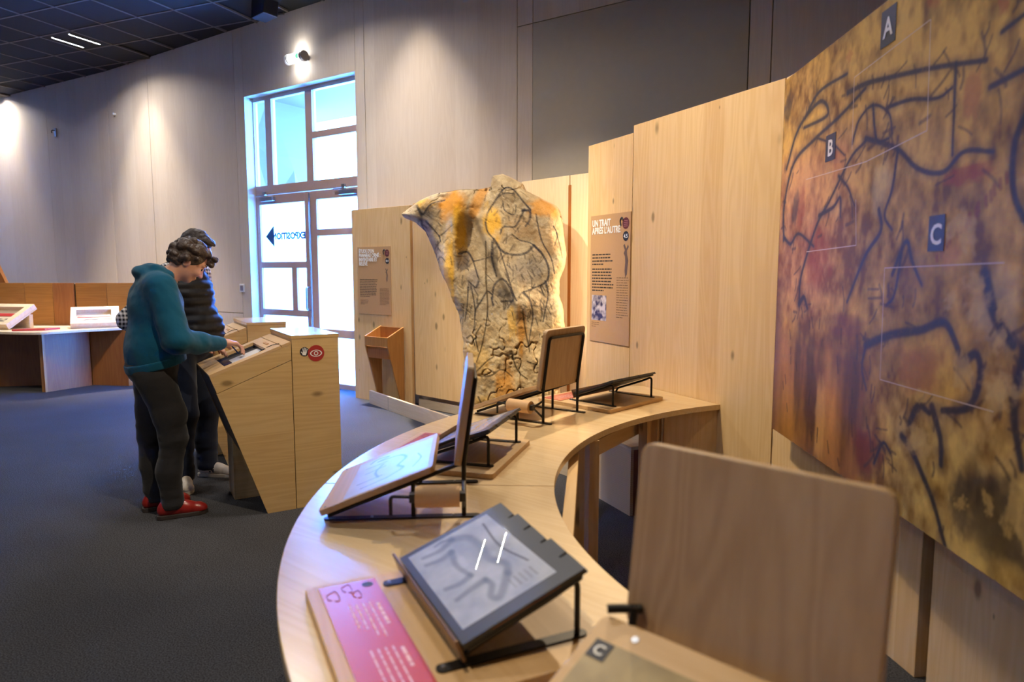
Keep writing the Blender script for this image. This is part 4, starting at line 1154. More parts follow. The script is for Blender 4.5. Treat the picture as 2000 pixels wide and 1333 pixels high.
def build_rock():
    Lp = np.array([(337, 977), (339, 965), (342, 959), (362, 957), (364, 942), (366.5, 928), (368.5, 912), (370, 885), (371.5, 860), (375, 846), (381, 828), (387, 816), (400, 797), (412, 782), (415, 780), (421, 786), (429, 806), (447.5, 826.6), (474, 838.7), (518, 855), (559, 875), (597, 889), (613, 895), (658, 901), (733, 904), (910, 906)])
    Rp = np.array([(337, 981), (341, 992), (346, 1003), (356, 1023), (368.5, 1029), (384.7, 1063), (397, 1089), (408, 1098), (425, 1102), (460, 1106), (492, 1110), (522, 1106), (545, 1095), (573, 1096), (599, 1103), (640, 1108), (700, 1100), (910, 1092)])
    rows = np.concatenate([np.linspace(337, 345, 10)[:-1], np.linspace(345, 361, 12)[:-1], np.linspace(361, 376, 44)[:-1], np.linspace(376, 910, 320)])
    nf, nb = 210, 26
    Vr = rows[:, None]
    Lr = np.interp(rows, Lp[:, 0], Lp[:, 1])[:, None]; Rr = np.interp(rows, Rp[:, 0], Rp[:, 1])[:, None]
    uf = np.concatenate([np.linspace(0, 1, nf)]); uf = .5 - .5 * np.cos(np.pi * uf) * 1.0
    uf = .35 * uf + .65 * np.linspace(0, 1, nf)
    ub = np.linspace(1, 0, nb + 2)[1:-1]
    jit = 5 * (fbm(rows * .06, rows * 0, octv=3, seed=2) - .5)[:, None] * sstep(420, 520, Vr)
    Uf = Lr + jit + (Rr - Lr) * uf[None, :]; Ub = Lr + jit + (Rr - Lr) * ub[None, :]
    Vf = Vr + 0 * Uf; Vb = Vr + 0 * Ub
    wid = (Rr - Lr)
    de = np.minimum(uf, 1 - uf)[None, :] * wid                       # distance to side edge
    dt = np.clip((Vf - np.interp(Uf, [780, 816, 849, 905, 945, 957, 960, 985, 1023, 1063, 1090, 1110], [415, 387, 373, 369, 364, 360, 340, 336, 355, 384, 397, 470])), 0, None)
    edge = np.minimum(de, dt * .9 + 1)
    rnd = np.sqrt(1 - (1 - np.clip(edge / 34, 0, 1)) ** 2)
    d = .26 * rnd
    # relief: hollow, oblique rib, left fold, broad swells
    hol = np.exp(-(((Uf - 922) / 24) ** 2 + ((Vf - 470) / 46) ** 2) ** 1.6)
    d = d - .17 * hol
    xl = np.interp(Vf, [405, 500, 590, 640], [925, 962, 1006, 1012])
    rib = sstep(405, 430, Vf) * (1 - sstep(585, 625, Vf))
    d = d + rib * .13 * sstep(-9, 3, Uf - xl) * (1 - sstep(3, 70, Uf - xl))
    xl2 = np.interp(Vf, [370, 430, 520, 620], [925, 905, 900, 905])
    d = d + .12 * np.exp(-((Uf - xl2 + 20) / 20) ** 2) * (1 - sstep(560, 640, Vf))
    d = d - .11 * np.exp(-((Uf - 868) / 15) ** 2) * (1 - sstep(440, 520, Vf)) * sstep(368, 385, Vf)
    d = d + .10 * (fbm(Uf * .018, Vf * .014, octv=3, seed=11) - .5)
    lowr = sstep(590, 680, Vf)
    d = d + (.02 + .06 * lowr) * (fbm(Uf * .05, Vf * .04, octv=4, seed=13) - .5)
    rg = np.abs(fbm(Uf * .032 + 3, Vf * .026, octv=3, seed=15) - .5)
    d = d - .035 * lowr * (1 - sstep(.0, .03, rg)) - .010 * (1 - lowr) * (1 - sstep(0, .02, rg))
    d = d + .014 * (fbm(Uf * .22, Vf * .22, octv=3, seed=17) - .5)
    Yf, Yb = 5.75 - (Uf - 1000) * .0040, 5.75 - (Ub - 1000) * .0040
    Y = np.concatenate([Yf + .18 - d, Yb + .20 + .05 * np.sin(np.pi * ub)[None, :] * np.clip(wid / 120, 0, 1) + 0 * Ub], 1)
    U = np.concatenate([Uf, Ub], 1); V = np.concatenate([Vf, Vb], 1)
    Z = 2.262 - (V - 337) * .004316
    X = (U - 1000) * (.00423 + (V - 337) * 3.2e-7)
    kk = (5.75 - (U - 1000) * .0040) / 5.75
    X = X * kk; Z = np.maximum(1.45 + (Z - 1.45) * kk, 0)
    nr, nc = U.shape
    idx = np.arange(nr * nc).reshape(nr, nc); nx = np.roll(idx, -1, 1)
    Q = np.stack([idx[:-1], idx[1:], nx[1:], nx[:-1]], -1).reshape(-1, 4)
    me = bpy.data.meshes.new('painted_rock')
    raw_mesh(me, np.stack([X, Y, Z], -1).reshape(-1, 3), Q)
    C = paint_rock(U.ravel(), V.ravel())
    side = (1 - sstep(2, 16, np.concatenate([de, 0 * Ub], 1))).ravel()[:, None] * (np.concatenate([sstep(.5, .8, uf), np.ones(nb)])[None, :] + 0 * U).ravel()[:, None]
    C = C * (1 - side * .8) + np.array(srgb(226, 200, 168)) * side * .8  # right edge and back painted paler, as a lit flank
    set_col(me, C)
    o = obj('painted_rock', me, vcol('cave_rock', .85, 90, .22, .35, .2), smooth=180)
    return tag(o, 'tall replica of a cave rock with charcoal animals and ochre stains', 'rock')
build_rock()

# ------------------------------------------------------------------ large printed mural
def build_mural():
    W_, Z0, Z1 = 2.3, .705, 2.31
    nx, nz = 560, 400
    gm, gz = np.meshgrid(np.linspace(0, W_, nx), np.linspace(Z0, Z1, nz))
    m, z = gm.ravel(), gz.ravel()
    n = fbm(m * 5, z * 5, octv=5, seed=31); n2 = fbm(m * 26, z * 18, octv=4, seed=33); n3 = fbm(m * 9, z * 2.2, octv=3, seed=35)
    t = np.clip((n - .5) * 1.5 + (n2 - .5) * 1.6 + .5, 0, 1)[:, None]
    c = (1 - t) * np.array(srgb(108, 72, 22)) + t * np.array(srgb(206, 160, 70))
    # warm, redder flank at the left, brown below it, paler lower right
    f = (sstep(.95, .35, m) * sstep(1.15, 1.4, z) * (1 - sstep(1.85, 2.05, z)))[:, None]
    c = c * (1 - .65 * f) + ((1 - t) * np.array(srgb(138, 80, 52)) + t * np.array(srgb(206, 146, 98))) * .65 * f
    f = (sstep(1.05, .85, m) * sstep(1.35, 1.05, z))[:, None]
    tt = np.clip(n3 * 1.8 - .4, 0, 1)[:, None]
    c = c * (1 - .9 * f) + ((1 - tt) * np.array(srgb(78, 46, 22)) + tt * np.array(srgb(188, 126, 60))) * .9 * f
    f = (sstep(1.0, 1.15, m) * sstep(1.15, .95, z))[:, None]
    c = c * (1 - .8 * f) + ((1 - t) * np.array(srgb(138, 104, 44)) + t * np.array(srgb(218, 184, 108))) * .8 * f
    f = (sstep(.14, .0, m) * sstep(1.6, 1.2, z))[:, None]
    c = c * (1 - .7 * f) + np.array(srgb(92, 62, 56)) * .7 * f
    red, drk, blu = srgb(148, 62, 40), srgb(58, 40, 26), srgb(44, 44, 54)
    for a in [(.45, 1.52, .16, .16, red, .5), (.25, 1.72, .07, .14, red, .45), (.62, 1.85, .08, .1, red, .4), (1.42, 1.70, .13, .035, red, .7), (1.40, 1.9, .05, .08, red, .5), (1.5, 2.1, .03, .05, red, .6), (1.2, 2.22, .05, .04, red, .5), (.66, 2.22, .03, .03, red, .4), (.95, .85, .12, .08, srgb(110, 46, 24), .8), (.55, .86, .06, .2, srgb(222, 164, 84), .5), (.83, 1.05, .05, .25, srgb(60, 38, 24), .7), (.3, 1.0, .06, .25, srgb(64, 42, 26), .6), (1.22, 1.17, .14, .10, srgb(150, 92, 50), .75), (.75, 1.25, .18, .06, srgb(112, 62, 44), .6), (1.15, 1.45, .1, .1, srgb(120, 84, 60), .4), (1.35, 1.5, .06, .05, srgb(170, 100, 60), .4), (1.56, 1.35, .1, .12, srgb(206, 184, 140), .4), (.05, 2.18, .06, .08, srgb(64, 52, 30), .7), (.95, 1.72, .08, .1, srgb(210, 190, 130), .35)]:
        blob(c, m, z, a[0], a[1], a[2], a[3], a[4], a[5], 0, int(a[0] * 90), .5)
    S = [([(.66, 2.09), (.8, 2.085), (.97, 2.06), (1.21, 2.02), (1.45, 1.97)], .014), ([(.26, 2.09), (.4, 2.16), (.65, 2.16)], .012), ([(.06, 1.91), (.19, 2.06), (.41, 2.12), (.49, 2.05), (.25, 2.05)], .014),
         ([(.06, 1.59), (.05, 1.75), (.15, 1.92), (.37, 1.98), (.6, 2.02), (.8, 2.07)], .014), ([(.07, 1.6), (.15, 1.57), (.24, 1.61), (.41, 1.55)], .012), ([(.28, 1.32), (.29, 1.43), (.43, 1.63), (.55, 1.72), (.71, 1.85), (.82, 1.89)], .013), ([(.28, 1.31), (.33, 1.34), (.37, 1.30)], .018),
         ([(.82, 1.9), (1.03, 1.83), (1.16, 1.75), (1.29, 1.72), (1.38, 1.76), (1.5, 1.74)], .013), ([(1.04, 1.82), (1.02, 1.71), (.98, 1.63), (1.03, 1.58)], .011), ([(.94, 1.65), (.96, 1.58), (.86, 1.5), (.74, 1.34)], .014), ([(1.32, 2.0), (1.325, 1.88), (1.33, 1.76)], .010), ([(.96, 1.97), (1.1, 1.96), (1.24, 1.93), (1.31, 1.94)], .010),
         ([(1.66, 1.86), (1.58, 1.76), (1.585, 1.63), (1.66, 1.53)], .018), ([(1.47, 1.90), (1.60, 1.91), (1.72, 1.93)], .012), ([(.9, 1.2), (1.06, 1.25), (1.23, 1.28), (1.34, 1.31), (1.4, 1.26), (1.43, 1.21)], .022), ([(.9, 1.2), (.88, 1.12), (.92, 1.05)], .008), ([(1.43, 1.21), (1.49, 1.24), (1.51, 1.18), (1.47, 1.1), (1.36, 1.07)], .02),
         ([(1.16, .95), (1.22, .92), (1.29, .86), (1.35, .80), (1.41, .71)], .018), ([(1.05, 1.44), (1.12, 1.54), (1.16, 1.48), (1.22, 1.41)], .012), ([(1.10, 1.52), (1.07, 1.38), (1.02, 1.34)], .01), ([(1.50, 1.44), (1.55, 1.34), (1.62, 1.28)], .03), ([(1.66, 1.27), (1.64, 1.13), (1.68, 1.0)], .022), ([(1.31, 1.07), (1.36, .99), (1.37, .92)], .02), ([(.45, 1.67), (.58, 1.69), (.64, 1.72), (.65, 1.65)], .012),
         ([(.72, 1.9), (.76, 1.97), (.86, 2.0), (.97, 1.95), (1.0, 1.88)], .009), ([(.86, 2.0), (.9, 1.88), (.98, 1.87)], .01), ([(1.2, 1.0), (1.24, 1.06), (1.3, 1.05)], .018), ([(.62, 1.8), (.7, 1.75), (.76, 1.68)], .009), ([(1.5, 2.02), (1.62, 2.04)], .01), ([(.4, 1.98), (.55, 1.93), (.66, 1.87)], .007), ([(1.0, .82), (1.05, .90), (1.1, .88)], .01)]
    for pts, w in S:
        stroke(c, m, z, pts, w * 1.3, srgb(70, 60, 52), 1.6, .4, w, 6, .5)
        stroke(c, m, z, pts, w * .72, blu, 1.0, .95, w * .5, 6, .35)
    rh = random.Random(21)
    for k in range(150):
        pts, w = S[rh.randrange(len(S))]
        q = pts[rh.randrange(len(pts))]
        a0 = rh.uniform(0, 6.28); L_ = rh.uniform(.02, .09)
        p0 = (q[0] + rh.uniform(-.06, .06), q[1] + rh.uniform(-.06, .06))
        stroke(c, m, z, [p0, (p0[0] + .5 * L_ * math.cos(a0) + .006, p0[1] + .5 * L_ * math.sin(a0)), (p0[0] + L_ * math.cos(a0), p0[1] + L_ * math.sin(a0))], rh.uniform(.003, .006), srgb(62, 50, 44), 1.2, .7, None, 3, .4)
    blob(c, m, z, .19, 1.72, .045, .09, blu, .75, -.2, 3, .4)
    blob(c, m, z, 1.60, .86, .20, .15, srgb(48, 42, 34), .85, -.5, 6, .5)
    blob(c, m, z, 1.46, .84, .05, .12, srgb(54, 48, 40), .7, 0, 7, .6)
    rg = random.Random(6)
    for k in range(16):
        a = (1.28 + .018 * k + rg.uniform(-.01, .01), 1.50 + .012 * k)
        stroke(c, m, z, [a, (a[0] + .004, a[1] - .02)], .007, srgb(120, 60, 40), 1, .7)
    for k in range(26):
        mm, zz = rg.uniform(.1, 1.0), rg.uniform(.75, 1.3)
        stroke(c, m, z, [(mm, zz), (mm + rg.uniform(-.01, .02), zz - rg.uniform(.02, .06))], .005, drk, 1, .7)
    for k in range(22):
        mm, zz = rg.uniform(1.2, 1.8), rg.uniform(.8, 1.6); r_ = rg.uniform(.02, .05)
        blob(c, m, z, mm, zz, r_, r_ * 1.6, srgb(204, 168, 98), .5, k, k, .9)
    me = grid_mesh('print_surface', gm, gm * 0, gz, np.clip(c, 0, 1).reshape(nz, nx, 3))
    ang = math.atan2(-1, -.045)
    r = empty('cave_art_mural', (1.24, 3.2, 0), ang)
    tag(r, 'huge mural print of a cave wall with charcoal animals mounted at the right', 'mural')
    obj('print_surface', me, vcol('mural_print', .5, 40, .16, 0, .2, 0), r)
    obj('backing_panel', MB().box(0, W_, .0008, .012, Z0, Z1), M['sliver'], r)
    for mm in (.3, 1.1, 1.9):
        obj('standoff', MB().box(mm - .02, mm + .02, .012, .06, 1.0, 2.0), M['black'], r)
    for ch, cm, cz, w in (('A', .94, 2.225, .095), ('B', .535, 1.92, .09), ('C', 1.28, 1.555, .078)):
        h = {'A': .115, 'B': .10, 'C': .10}[ch]
        b = obj('letter_tag', MB().box(cm - w / 2, cm + w / 2, -.0016, -.0004, cz - h / 2, cz + h / 2), M['navy'], r)
        t_ = obj('letter', text_mb(ch, .085 if ch != 'C' else .08, .02, 'CENTER', depth=.0003), plain('letter_white', srgb(220, 214, 204), .5), b); t_.location = (cm, -.0022, cz - .03)
    fm = MB()
    for pts in [[(1.185, 2.16), (1.2, 1.85), (.83, 1.82), (.30, 1.83)], [(1.185, 2.16), (.71, 2.13), (.72, 1.88)], [(.34, 1.53), (.79, 1.54), (.77, 1.70)], [(1.57, 1.47), (1.0, 1.46), (1.01, 1.10), (1.57, 1.11)]]:
        for a, b in zip(pts[:-1], pts[1:]):
            d = (Vector((b[0], 0, b[1])) - Vector((a[0], 0, a[1]))); nrm = Vector((-d.z, 0, d.x)).normalized() * .0014
            A_, B_ = Vector((a[0], -.0006, a[1])), Vector((b[0], -.0006, b[1]))
            fm.add([A_ - nrm, B_ - nrm, B_ + nrm, A_ + nrm], [(0, 1, 2, 3)])
    obj('outline_marks', fm, plain('pale_line', srgb(204, 178, 150), .5), r)['kind'] = 'stuff'
build_mural()

# ------------------------------------------------------------------ figures grown from distance fields
class Field:
    def __init__(self, k=.03): self.ops = []; self.k = k; self.cuts = []; self.disp = None
    def cone(self, a, b, r1, r2, k=None): self.ops.append(('c', np.array(a, float), np.array(b, float), r1, r2, self.k if k is None else k)); return self
    def chain(self, pts, rs, k=None):
        for i in range(len(pts) - 1): self.cone(pts[i], pts[i + 1], rs[i], rs[i + 1], k)
        return self
    def ell(self, c, r, rot=None, k=None): self.ops.append(('e', np.array(c, float), np.array(r, float), np.eye(3) if rot is None else np.array(rot, float), 0, self.k if k is None else k)); return self
    def carve(self, c, r, k=.01): self.ops.append(('s', np.array(c, float), np.array(r, float), np.eye(3), 0, k)); return self
    def cut(self, p, n): self.cuts.append((np.array(p, float), np.array(n, float) / np.linalg.norm(n))); return self
    def bounds(self):
        lo, hi = np.full(3, 9.), np.full(3, -9.)
        for o in self.ops:
            if o[0] == 'c':
                for p, r in ((o[1], o[3]), (o[2], o[4])): lo = np.minimum(lo, p - r); hi = np.maximum(hi, p + r)
            elif o[0] == 'e':
                r = o[2].max(); lo = np.minimum(lo, o[1] - r); hi = np.maximum(hi, o[1] + r)
        return lo - .03, hi + .03
    def __call__(self, P):
        f = None
        for o in self.ops:
            if o[0] == 'c':
                a, b, r1, r2 = o[1:5]
                d = b - a; L = d @ d + 1e-9
                t = np.clip(((P - a) @ d) / L, 0, 1)
                g = np.sqrt(((P - a - t[:, None] * d) ** 2).sum(1)) - (r1 + (r2 - r1) * t)
            else:
                q = (P - o[1]) @ o[3].T if o[0] == 'e' else (P - o[1])
                k0 = np.sqrt(((q / o[2]) ** 2).sum(1)) + 1e-9; k1 = np.sqrt(((q / o[2] ** 2) ** 2).sum(1)) + 1e-9
                g = k0 * (k0 - 1) / k1
            if o[0] == 's':
                h = np.clip(.5 - .5 * (f + g) / o[5], 0, 1); f = f + (-g - f) * h + o[5] * h * (1 - h); continue
            if f is None: f = g; continue
            k = max(o[5], 1e-5)
            h = np.clip(.5 + .5 * (f - g) / k, 0, 1)
            f = f + (g - f) * h - k * h * (1 - h)
        if self.disp is not None: f = f + self.disp(P)
        for p, n in self.cuts: f = np.maximum(f, (P - p) @ n)
        return f

def surface(F, h):
    lo, hi = F.bounds()
    B = 8
    nb = np.ceil((hi - lo) / (h * B)).astype(int)
    n = nb * B + 1
    G = np.full(tuple(n), 1.0, np.float32)
    bi = np.stack(np.meshgrid(*[np.arange(k) for k in nb], indexing='ij'), -1).reshape(-1, 3)
    cen = lo + (bi + .5) * (h * B)
    fc = F(cen)
    keep = bi[np.abs(fc) < h * B * 1.35 + .03]
    sign_in = bi[(fc < 0)]
    for b in sign_in: G[b[0] * B:b[0] * B + B + 1, b[1] * B:b[1] * B + B + 1, b[2] * B:b[2] * B + B + 1] = -1
    off = np.stack(np.meshgrid(*[np.arange(B + 1)] * 3, indexing='ij'), -1).reshape(-1, 3)
    for c0 in range(0, len(keep), 400):
        kb = keep[c0:c0 + 400]
        I = (kb[:, None, :] * B + off[None]).reshape(-1, 3)
        G[I[:, 0], I[:, 1], I[:, 2]] = F(lo + I * h)
    S = G < 0
    m = n - 1
    acc = np.zeros(tuple(m) + (3,), np.float32); cnt = np.zeros(tuple(m), np.int16)
    for ax in range(3):
        sl0 = [slice(None)] * 3; sl1 = [slice(None)] * 3
        sl0[ax] = slice(0, -1); sl1[ax] = slice(1, None)
        E = np.argwhere(S[tuple(sl0)] != S[tuple(sl1)])
        i1 = E.copy(); i1[:, ax] += 1
        a = G[E[:, 0], E[:, 1], E[:, 2]]; b = G[i1[:, 0], i1[:, 1], i1[:, 2]]
        t = a / (a - b)
        P = E.astype(np.float32); P[:, ax] += t
        o1, o2 = [k for k in range(3) if k != ax]
        for d1 in (0, 1):
            for d2 in (0, 1):
                C = E.copy(); C[:, o1] -= d1; C[:, o2] -= d2
                ok = (C >= 0).all(1) & (C < m).all(1)
                np.add.at(acc, (C[ok, 0], C[ok, 1], C[ok, 2]), P[ok]); np.add.at(cnt, (C[ok, 0], C[ok, 1], C[ok, 2]), 1)
    act = cnt > 0
    ids = np.full(tuple(m), -1, np.int64); ids[act] = np.arange(act.sum())
    V = lo + (acc[act] / cnt[act][:, None]) * h
    Q = []
    for ax in range(3):
        sl0 = [slice(None)] * 3; sl1 = [slice(None)] * 3
        sl0[ax] = slice(0, -1); sl1[ax] = slice(1, None)
        E = np.argwhere(S[tuple(sl0)] != S[tuple(sl1)])
        o1, o2 = [(1, 2), (2, 0), (0, 1)][ax]
        E = E[(E[:, o1] > 0) & (E[:, o2] > 0) & (E[:, o1] < m[o1]) & (E[:, o2] < m[o2])]
        def at(d1, d2):
            C = E.copy(); C[:, o1] -= d1; C[:, o2] -= d2
            return ids[C[:, 0], C[:, 1], C[:, 2]]
        q = np.stack([at(1, 1), at(0, 1), at(0, 0), at(1, 0)], 1)
        ins = S[E[:, 0], E[:, 1], E[:, 2]]
        q[~ins] = q[~ins][:, ::-1]
        Q.append(q)
    Q = np.concatenate(Q); Q = Q[(Q >= 0).all(1)]
    return V, Q

def grow(name, F, h, m, parent=None, color=None):
    V, Q = surface(F, h)
    me = bpy.data.meshes.new(name)
    raw_mesh(me, V, Q)
    if color is not None: set_col(me, color(V))
    return obj(name, me, m, parent, smooth=180)

def rotY(a):
    c, s = math.cos(a), math.sin(a)
    return np.array([[c, 0, -s], [0, 1, 0], [s, 0, c]])      # rows: local axes in body frame

def head_field(F, C, tilt, s=1.0):
    C = np.array(C, float)
    f = np.array([math.cos(tilt), 0, -math.sin(tilt)]); u = np.array([math.sin(tilt), 0, math.cos(tilt)]); y = np.array([0, 1., 0])
    Rm = np.stack([f, y, u])
    F.ell(C, np.array([.096, .076, .108]) * s, Rm, .02)
    F.ell(C + f * .030 * s - u * .062 * s, np.array([.062, .058, .062]) * s, Rm, .025)
    F.ell(C + f * .066 * s - u * .100 * s, np.array([.022, .026, .020]) * s, Rm, .02)              # chin
    F.cone(C + f * .090 * s + u * .004 * s, C + f * .112 * s - u * .036 * s, .008 * s, .0125 * s, .01)  # nose
    for sg in (-1, 1):
        F.ell(C + f * .108 * s - u * .040 * s + y * sg * .010 * s, np.array([.010, .009, .008]) * s, Rm, .006)
        F.ell(C + f * .078 * s - u * .035 * s + y * sg * .038 * s, np.array([.022, .022, .022]) * s, Rm, .02)   # cheek
        F.ell(C + f * .082 * s + u * .022 * s + y * sg * .030 * s, np.array([.014, .026, .010]) * s, Rm, .012)  # brow
        F.ell(C - f * .008 * s - u * .022 * s + y * sg * .076 * s, np.array([.020, .010, .032]) * s, Rm, .006)  # ear
    F.ell(C + f * .093 * s - u * .066 * s, np.array([.010, .022, .006]) * s, Rm, .005)
    F.ell(C + f * .090 * s - u * .077 * s, np.array([.010, .019, .006]) * s, Rm, .005)
    for sg in (-1, 1): F.carve(C + f * .098 * s - u * .002 * s + y * sg * .032 * s, np.array([.012, .014, .010]) * s, .008)
    return f, u, y, Rm

def hand_field(F, W, d, n, side, curl=1.0):
    """W wrist, d finger direction, n back-of-hand normal, side = direction of the thumb"""
    W = np.array(W, float); d = np.array(d, float) / np.linalg.norm(d); n = np.array(n, float); n = n - d * (n @ d); n /= np.linalg.norm(n)
    l = np.cross(n, d) * side
    Rm = np.stack([d, l, n])
    F.ell(W + d * .048, (.052, .040, .017), Rm, .012)
    F.cone(W - d * .02, W + d * .03, .024, .024, .015)
    tips = []
    for i, (o, L, a0) in enumerate([(.028, 1.0, .45), (.010, 1.08, .55), (-.010, 1.0, .65), (-.028, .82, .75)]):
        p = W + d * (.088 - .006 * abs(i - 1)) + l * o
        ang = 0; r = .0092 if i < 3 else .008
        for seg, (ln, bend) in enumerate(((.040, a0), (.026, .8), (.020, .5))):
            ang += bend * curl
            q = p + (d * math.cos(ang) - n * math.sin(ang)) * ln * L
            F.cone(p, q, r, r * .92, .004); r *= .92; p = q
        tips.append(p)
    p = W + d * .022 + l * .030
    q = p + (d * .6 + l * .55 - n * .35) * .040
    F.cone(p, q, .013, .011, .012)
    t = q + (d * .8 - l * .15 - n * .55) * .034
    F.cone(q, t, .010, .0085, .004)
    return tips, t

def skin_mat(name, base):
    m, nt, b = new_mat(name)
    b.inputs['Base Color'].default_value = tuple(base) + (1,)
    b.inputs['Roughness'].default_value = .5
    b.inputs['Subsurface Weight'].default_value = .08
    b.inputs['Subsurface Radius'].default_value = (.01, .004, .002)
    return m
def cloth(name, c, amp=.1, rough=.85, scale=300):
    m = plain(name, c, rough, 0, .2, noise=amp, nscale=scale, bump=.12)
    m.node_tree.nodes['Principled BSDF'].inputs['Sheen Weight'].default_value = .15
    return m
SKIN = skin_mat('skin', srgb(214, 160, 136))
def wrinkle(amp, fx, fz, seed):
    return lambda P: amp * (fbm(P[:, 0] * fx + P[:, 1] * fx * .6, P[:, 2] * fz, P[:, 1] * fx, octv=2, seed=seed) - .5)

def shoe(parent, loc, yaw, leather, solem, low=True, name='shoe'):
    F = Field(.02)
    F.chain([(-.075, 0, .052), (-.01, 0, .055), (.07, 0, .048), (.135, 0, .040)], [.036, .040, .040, .034])
    F.ell((.148, 0, .034), (.045, .040, .030))
    F.cone((-.06, 0, .075), (-.045, 0, .10), .036, .036)
    F.cone((-.02, 0, .075), (.05, 0, .070), .030, .026)
    F.cut((0, 0, .022), (0, 0, -1)).cut((0, 0, .112), (0, 0, 1))
    o = grow(name, F, .006, leather, parent)
    o.location = loc; o.rotation_euler = (0, 0, yaw); o.scale = (.9, .92, 1.0)
    ol = [(-.112, -.02), (-.09, -.036), (-.02, -.038), (.06, -.044), (.13, -.044), (.175, -.028), (.196, 0), (.175, .028), (.13, .044), (.06, .044), (-.02, .038), (-.09, .036), (-.112, .02)]
    obj('sole', MB().prism(ol, 0, .026), solem, o, bevel=.004)
    lc = MB()
    for k in range(4):
        x = .03 + k * .022; zt = .098 - k * .010
        lc.tube([(x, -.026, zt - .014), (x + .004, 0, zt), (x, .026, zt - .014)], .0032, 6)
    obj('laces', lc, solem if low else M['white'], o, smooth=60)
    return o

# ---------------------------------------------------------------- woman in the teal hoodie
def woman():
    T_ = R(42)
    B = Field(.03)
    B.ell((.01, 0, 1.20), (.10, .13, .18)).ell((-.02, 0, .96), (.10, .13, .12))
    for y, ka, aa in ((-.10, .05, .02), (.10, -.05, -.05)):
        B.chain([(-.03, y * .9, .88), (ka, y, .48), (aa, y, .10), (aa + .05, y, .05)], [.07, .045, .035, .03])
    B.chain([(.03, -.15, 1.36), (.10, -.235, 1.055), (.345, -.055, 1.016)], [.045, .036, .026])
    B.chain([(.03, .15, 1.36), (.05, .215, 1.07), (.25, .14, .985)], [.045, .036, .026])
    B.cone((.03, 0, 1.38), (.150, 0, 1.478), .058, .052, .02)
    C = (.195, 0, 1.515)
    f, u, y, Rm = head_field(B, C, T_, .97)
    tips, tt = hand_field(B, (.352, -.048, 1.016), (.93, .26, -.12), (.1, .12, 1), 1, .8)
    hand_field(B, (.255, .138, .985), (.9, -.3, -.1), (.1, .0, 1), -1, .6)
    body = grow('person', B, .0056, SKIN)
    tag(body, 'person with curly hair in a teal hoodie and red shoes drawing at the kiosk', 'person')
    # hoodie
    H = Field(.05)
    H.ell((.005, 0, 1.24), (.148, .185, .20)).ell((-.012, 0, .99), (.163, .200, .24))
    H.cone((.0, -.10, 1.375), (.0, .10, 1.375), .075, .075)
    H.chain([(.02, -.165, 1.36), (.085, -.245, 1.06)], [.085, .078]).chain([(.085, -.245, 1.06), (.20, -.16, 1.035), (.332, -.062, 1.015)], [.078, .064, .042], .02)
    H.chain([(.02, .165, 1.36), (.04, .22, 1.07), (.235, .145, .988)], [.085, .068, .044])
    H.ell((-.015, 0, 1.425), (.100, .125, .055), rotY(R(18)), .02)
    H.chain([(.01, -.085, 1.46), (.075, -.055, 1.425), (.10, 0, 1.405), (.075, .055, 1.425), (.01, .085, 1.46)], [.03, .026, .024, .026, .03], .02)
    H.ell((.015, 0, 1.462), (.065, .10, .032), rotY(R(12)), .015)
    H.disp = lambda P: .013 * (fbm(P[:, 0] * 16 + P[:, 2] * 9, P[:, 1] * 15 + P[:, 2] * 5, P[:, 2] * 8, octv=3, seed=3) - .5) - .005 * np.exp(-((P[:, 2] - .925 + .2 * P[:, 0]) / .008) ** 2) * 0
    H.cut((0, 0, .90), (.22, 0, -1))
    TEAL = cloth('teal_fleece', srgb(4, 76, 104), .12)
    ho = grow('hoodie', H, .0075, TEAL, body)
    hm = Field(.02)
    hm.ell((-.012, 0, .93), (.166, .203, .22))
    hm.cut((0, 0, .893), (.22, 0, -1)).cut((0, 0, .945), (-.22, 0, 1))
    hm.disp = lambda P: .004 * (fbm(P[:, 0] * 20, P[:, 1] * 20, octv=2, seed=4) - .5)
    grow('hem_band', hm, .007, TEAL, ho)
    cf = Field(.01).cone((.305, -.083, 1.018), (.336, -.060, 1.014), .043, .038)
    grow('cuff', cf, .006, TEAL, ho)
    # jeans
    J = Field(.035)
    J.ell((-.03, 0, .90), (.142, .172, .13))
    for yy, ka, aa in ((-.10, .055, .02), (.10, -.05, -.05)):
        J.chain([(-.025, yy * .95, .84), (ka * .7, yy, .62), (ka, yy, .48), (aa, yy, .28), (aa + .01, yy, .085)], [.108, .088, .074, .066, .062])
    J.disp = lambda P: .016 * (fbm(P[:, 0] * 8, P[:, 1] * 8, P[:, 2] * 24, octv=2, seed=6) - .5) * (.35 + .65 * np.exp(-((P[:, 2] - .46) / .09) ** 2) + .8 * np.exp(-((P[:, 2] - .14) / .09) ** 2))
    J.cut((0, 0, .055), (0, 0, -1)).cut((0, 0, .99), (0, 0, 1))
    grow('jeans', J, .0075, cloth('black_denim', srgb(40, 39, 42), .25), body)
    # curly hair
    K = Field(.006)
    Ca = np.array(C)
    K.ell(Ca - f * .018 + u * .018, (.100, .085, .098), Rm)
    rg = random.Random(11)
    for i in range(170):
        v = np.array([rg.gauss(0, 1) for _ in range(3)]); v /= np.linalg.norm(v)
        a, b, c_ = v @ np.array([1, 0, 0]), v[1], v[2]
        # in head axes
        hf, hy, hu = v
        if hf > .35 and hu < .45: continue
        if hu < -.62 and hf > -.2: continue
        if hu < -.8: continue
        if abs(hy) > .6 and hu < -.05 and hf > .05: continue
        p = Ca - f * .012 + u * .014 + f * hf * .105 + y * hy * .090 + u * hu * .104
        K.ell(p, np.array([1, 1, 1]) * rg.uniform(.014, .024))
    for i in range(16):
        p = Ca + f * rg.uniform(.085, .115) + u * rg.uniform(.05, .10) + y * rg.uniform(-.05, .05)
        K.ell(p, np.array([1, 1, 1]) * rg.uniform(.012, .019))
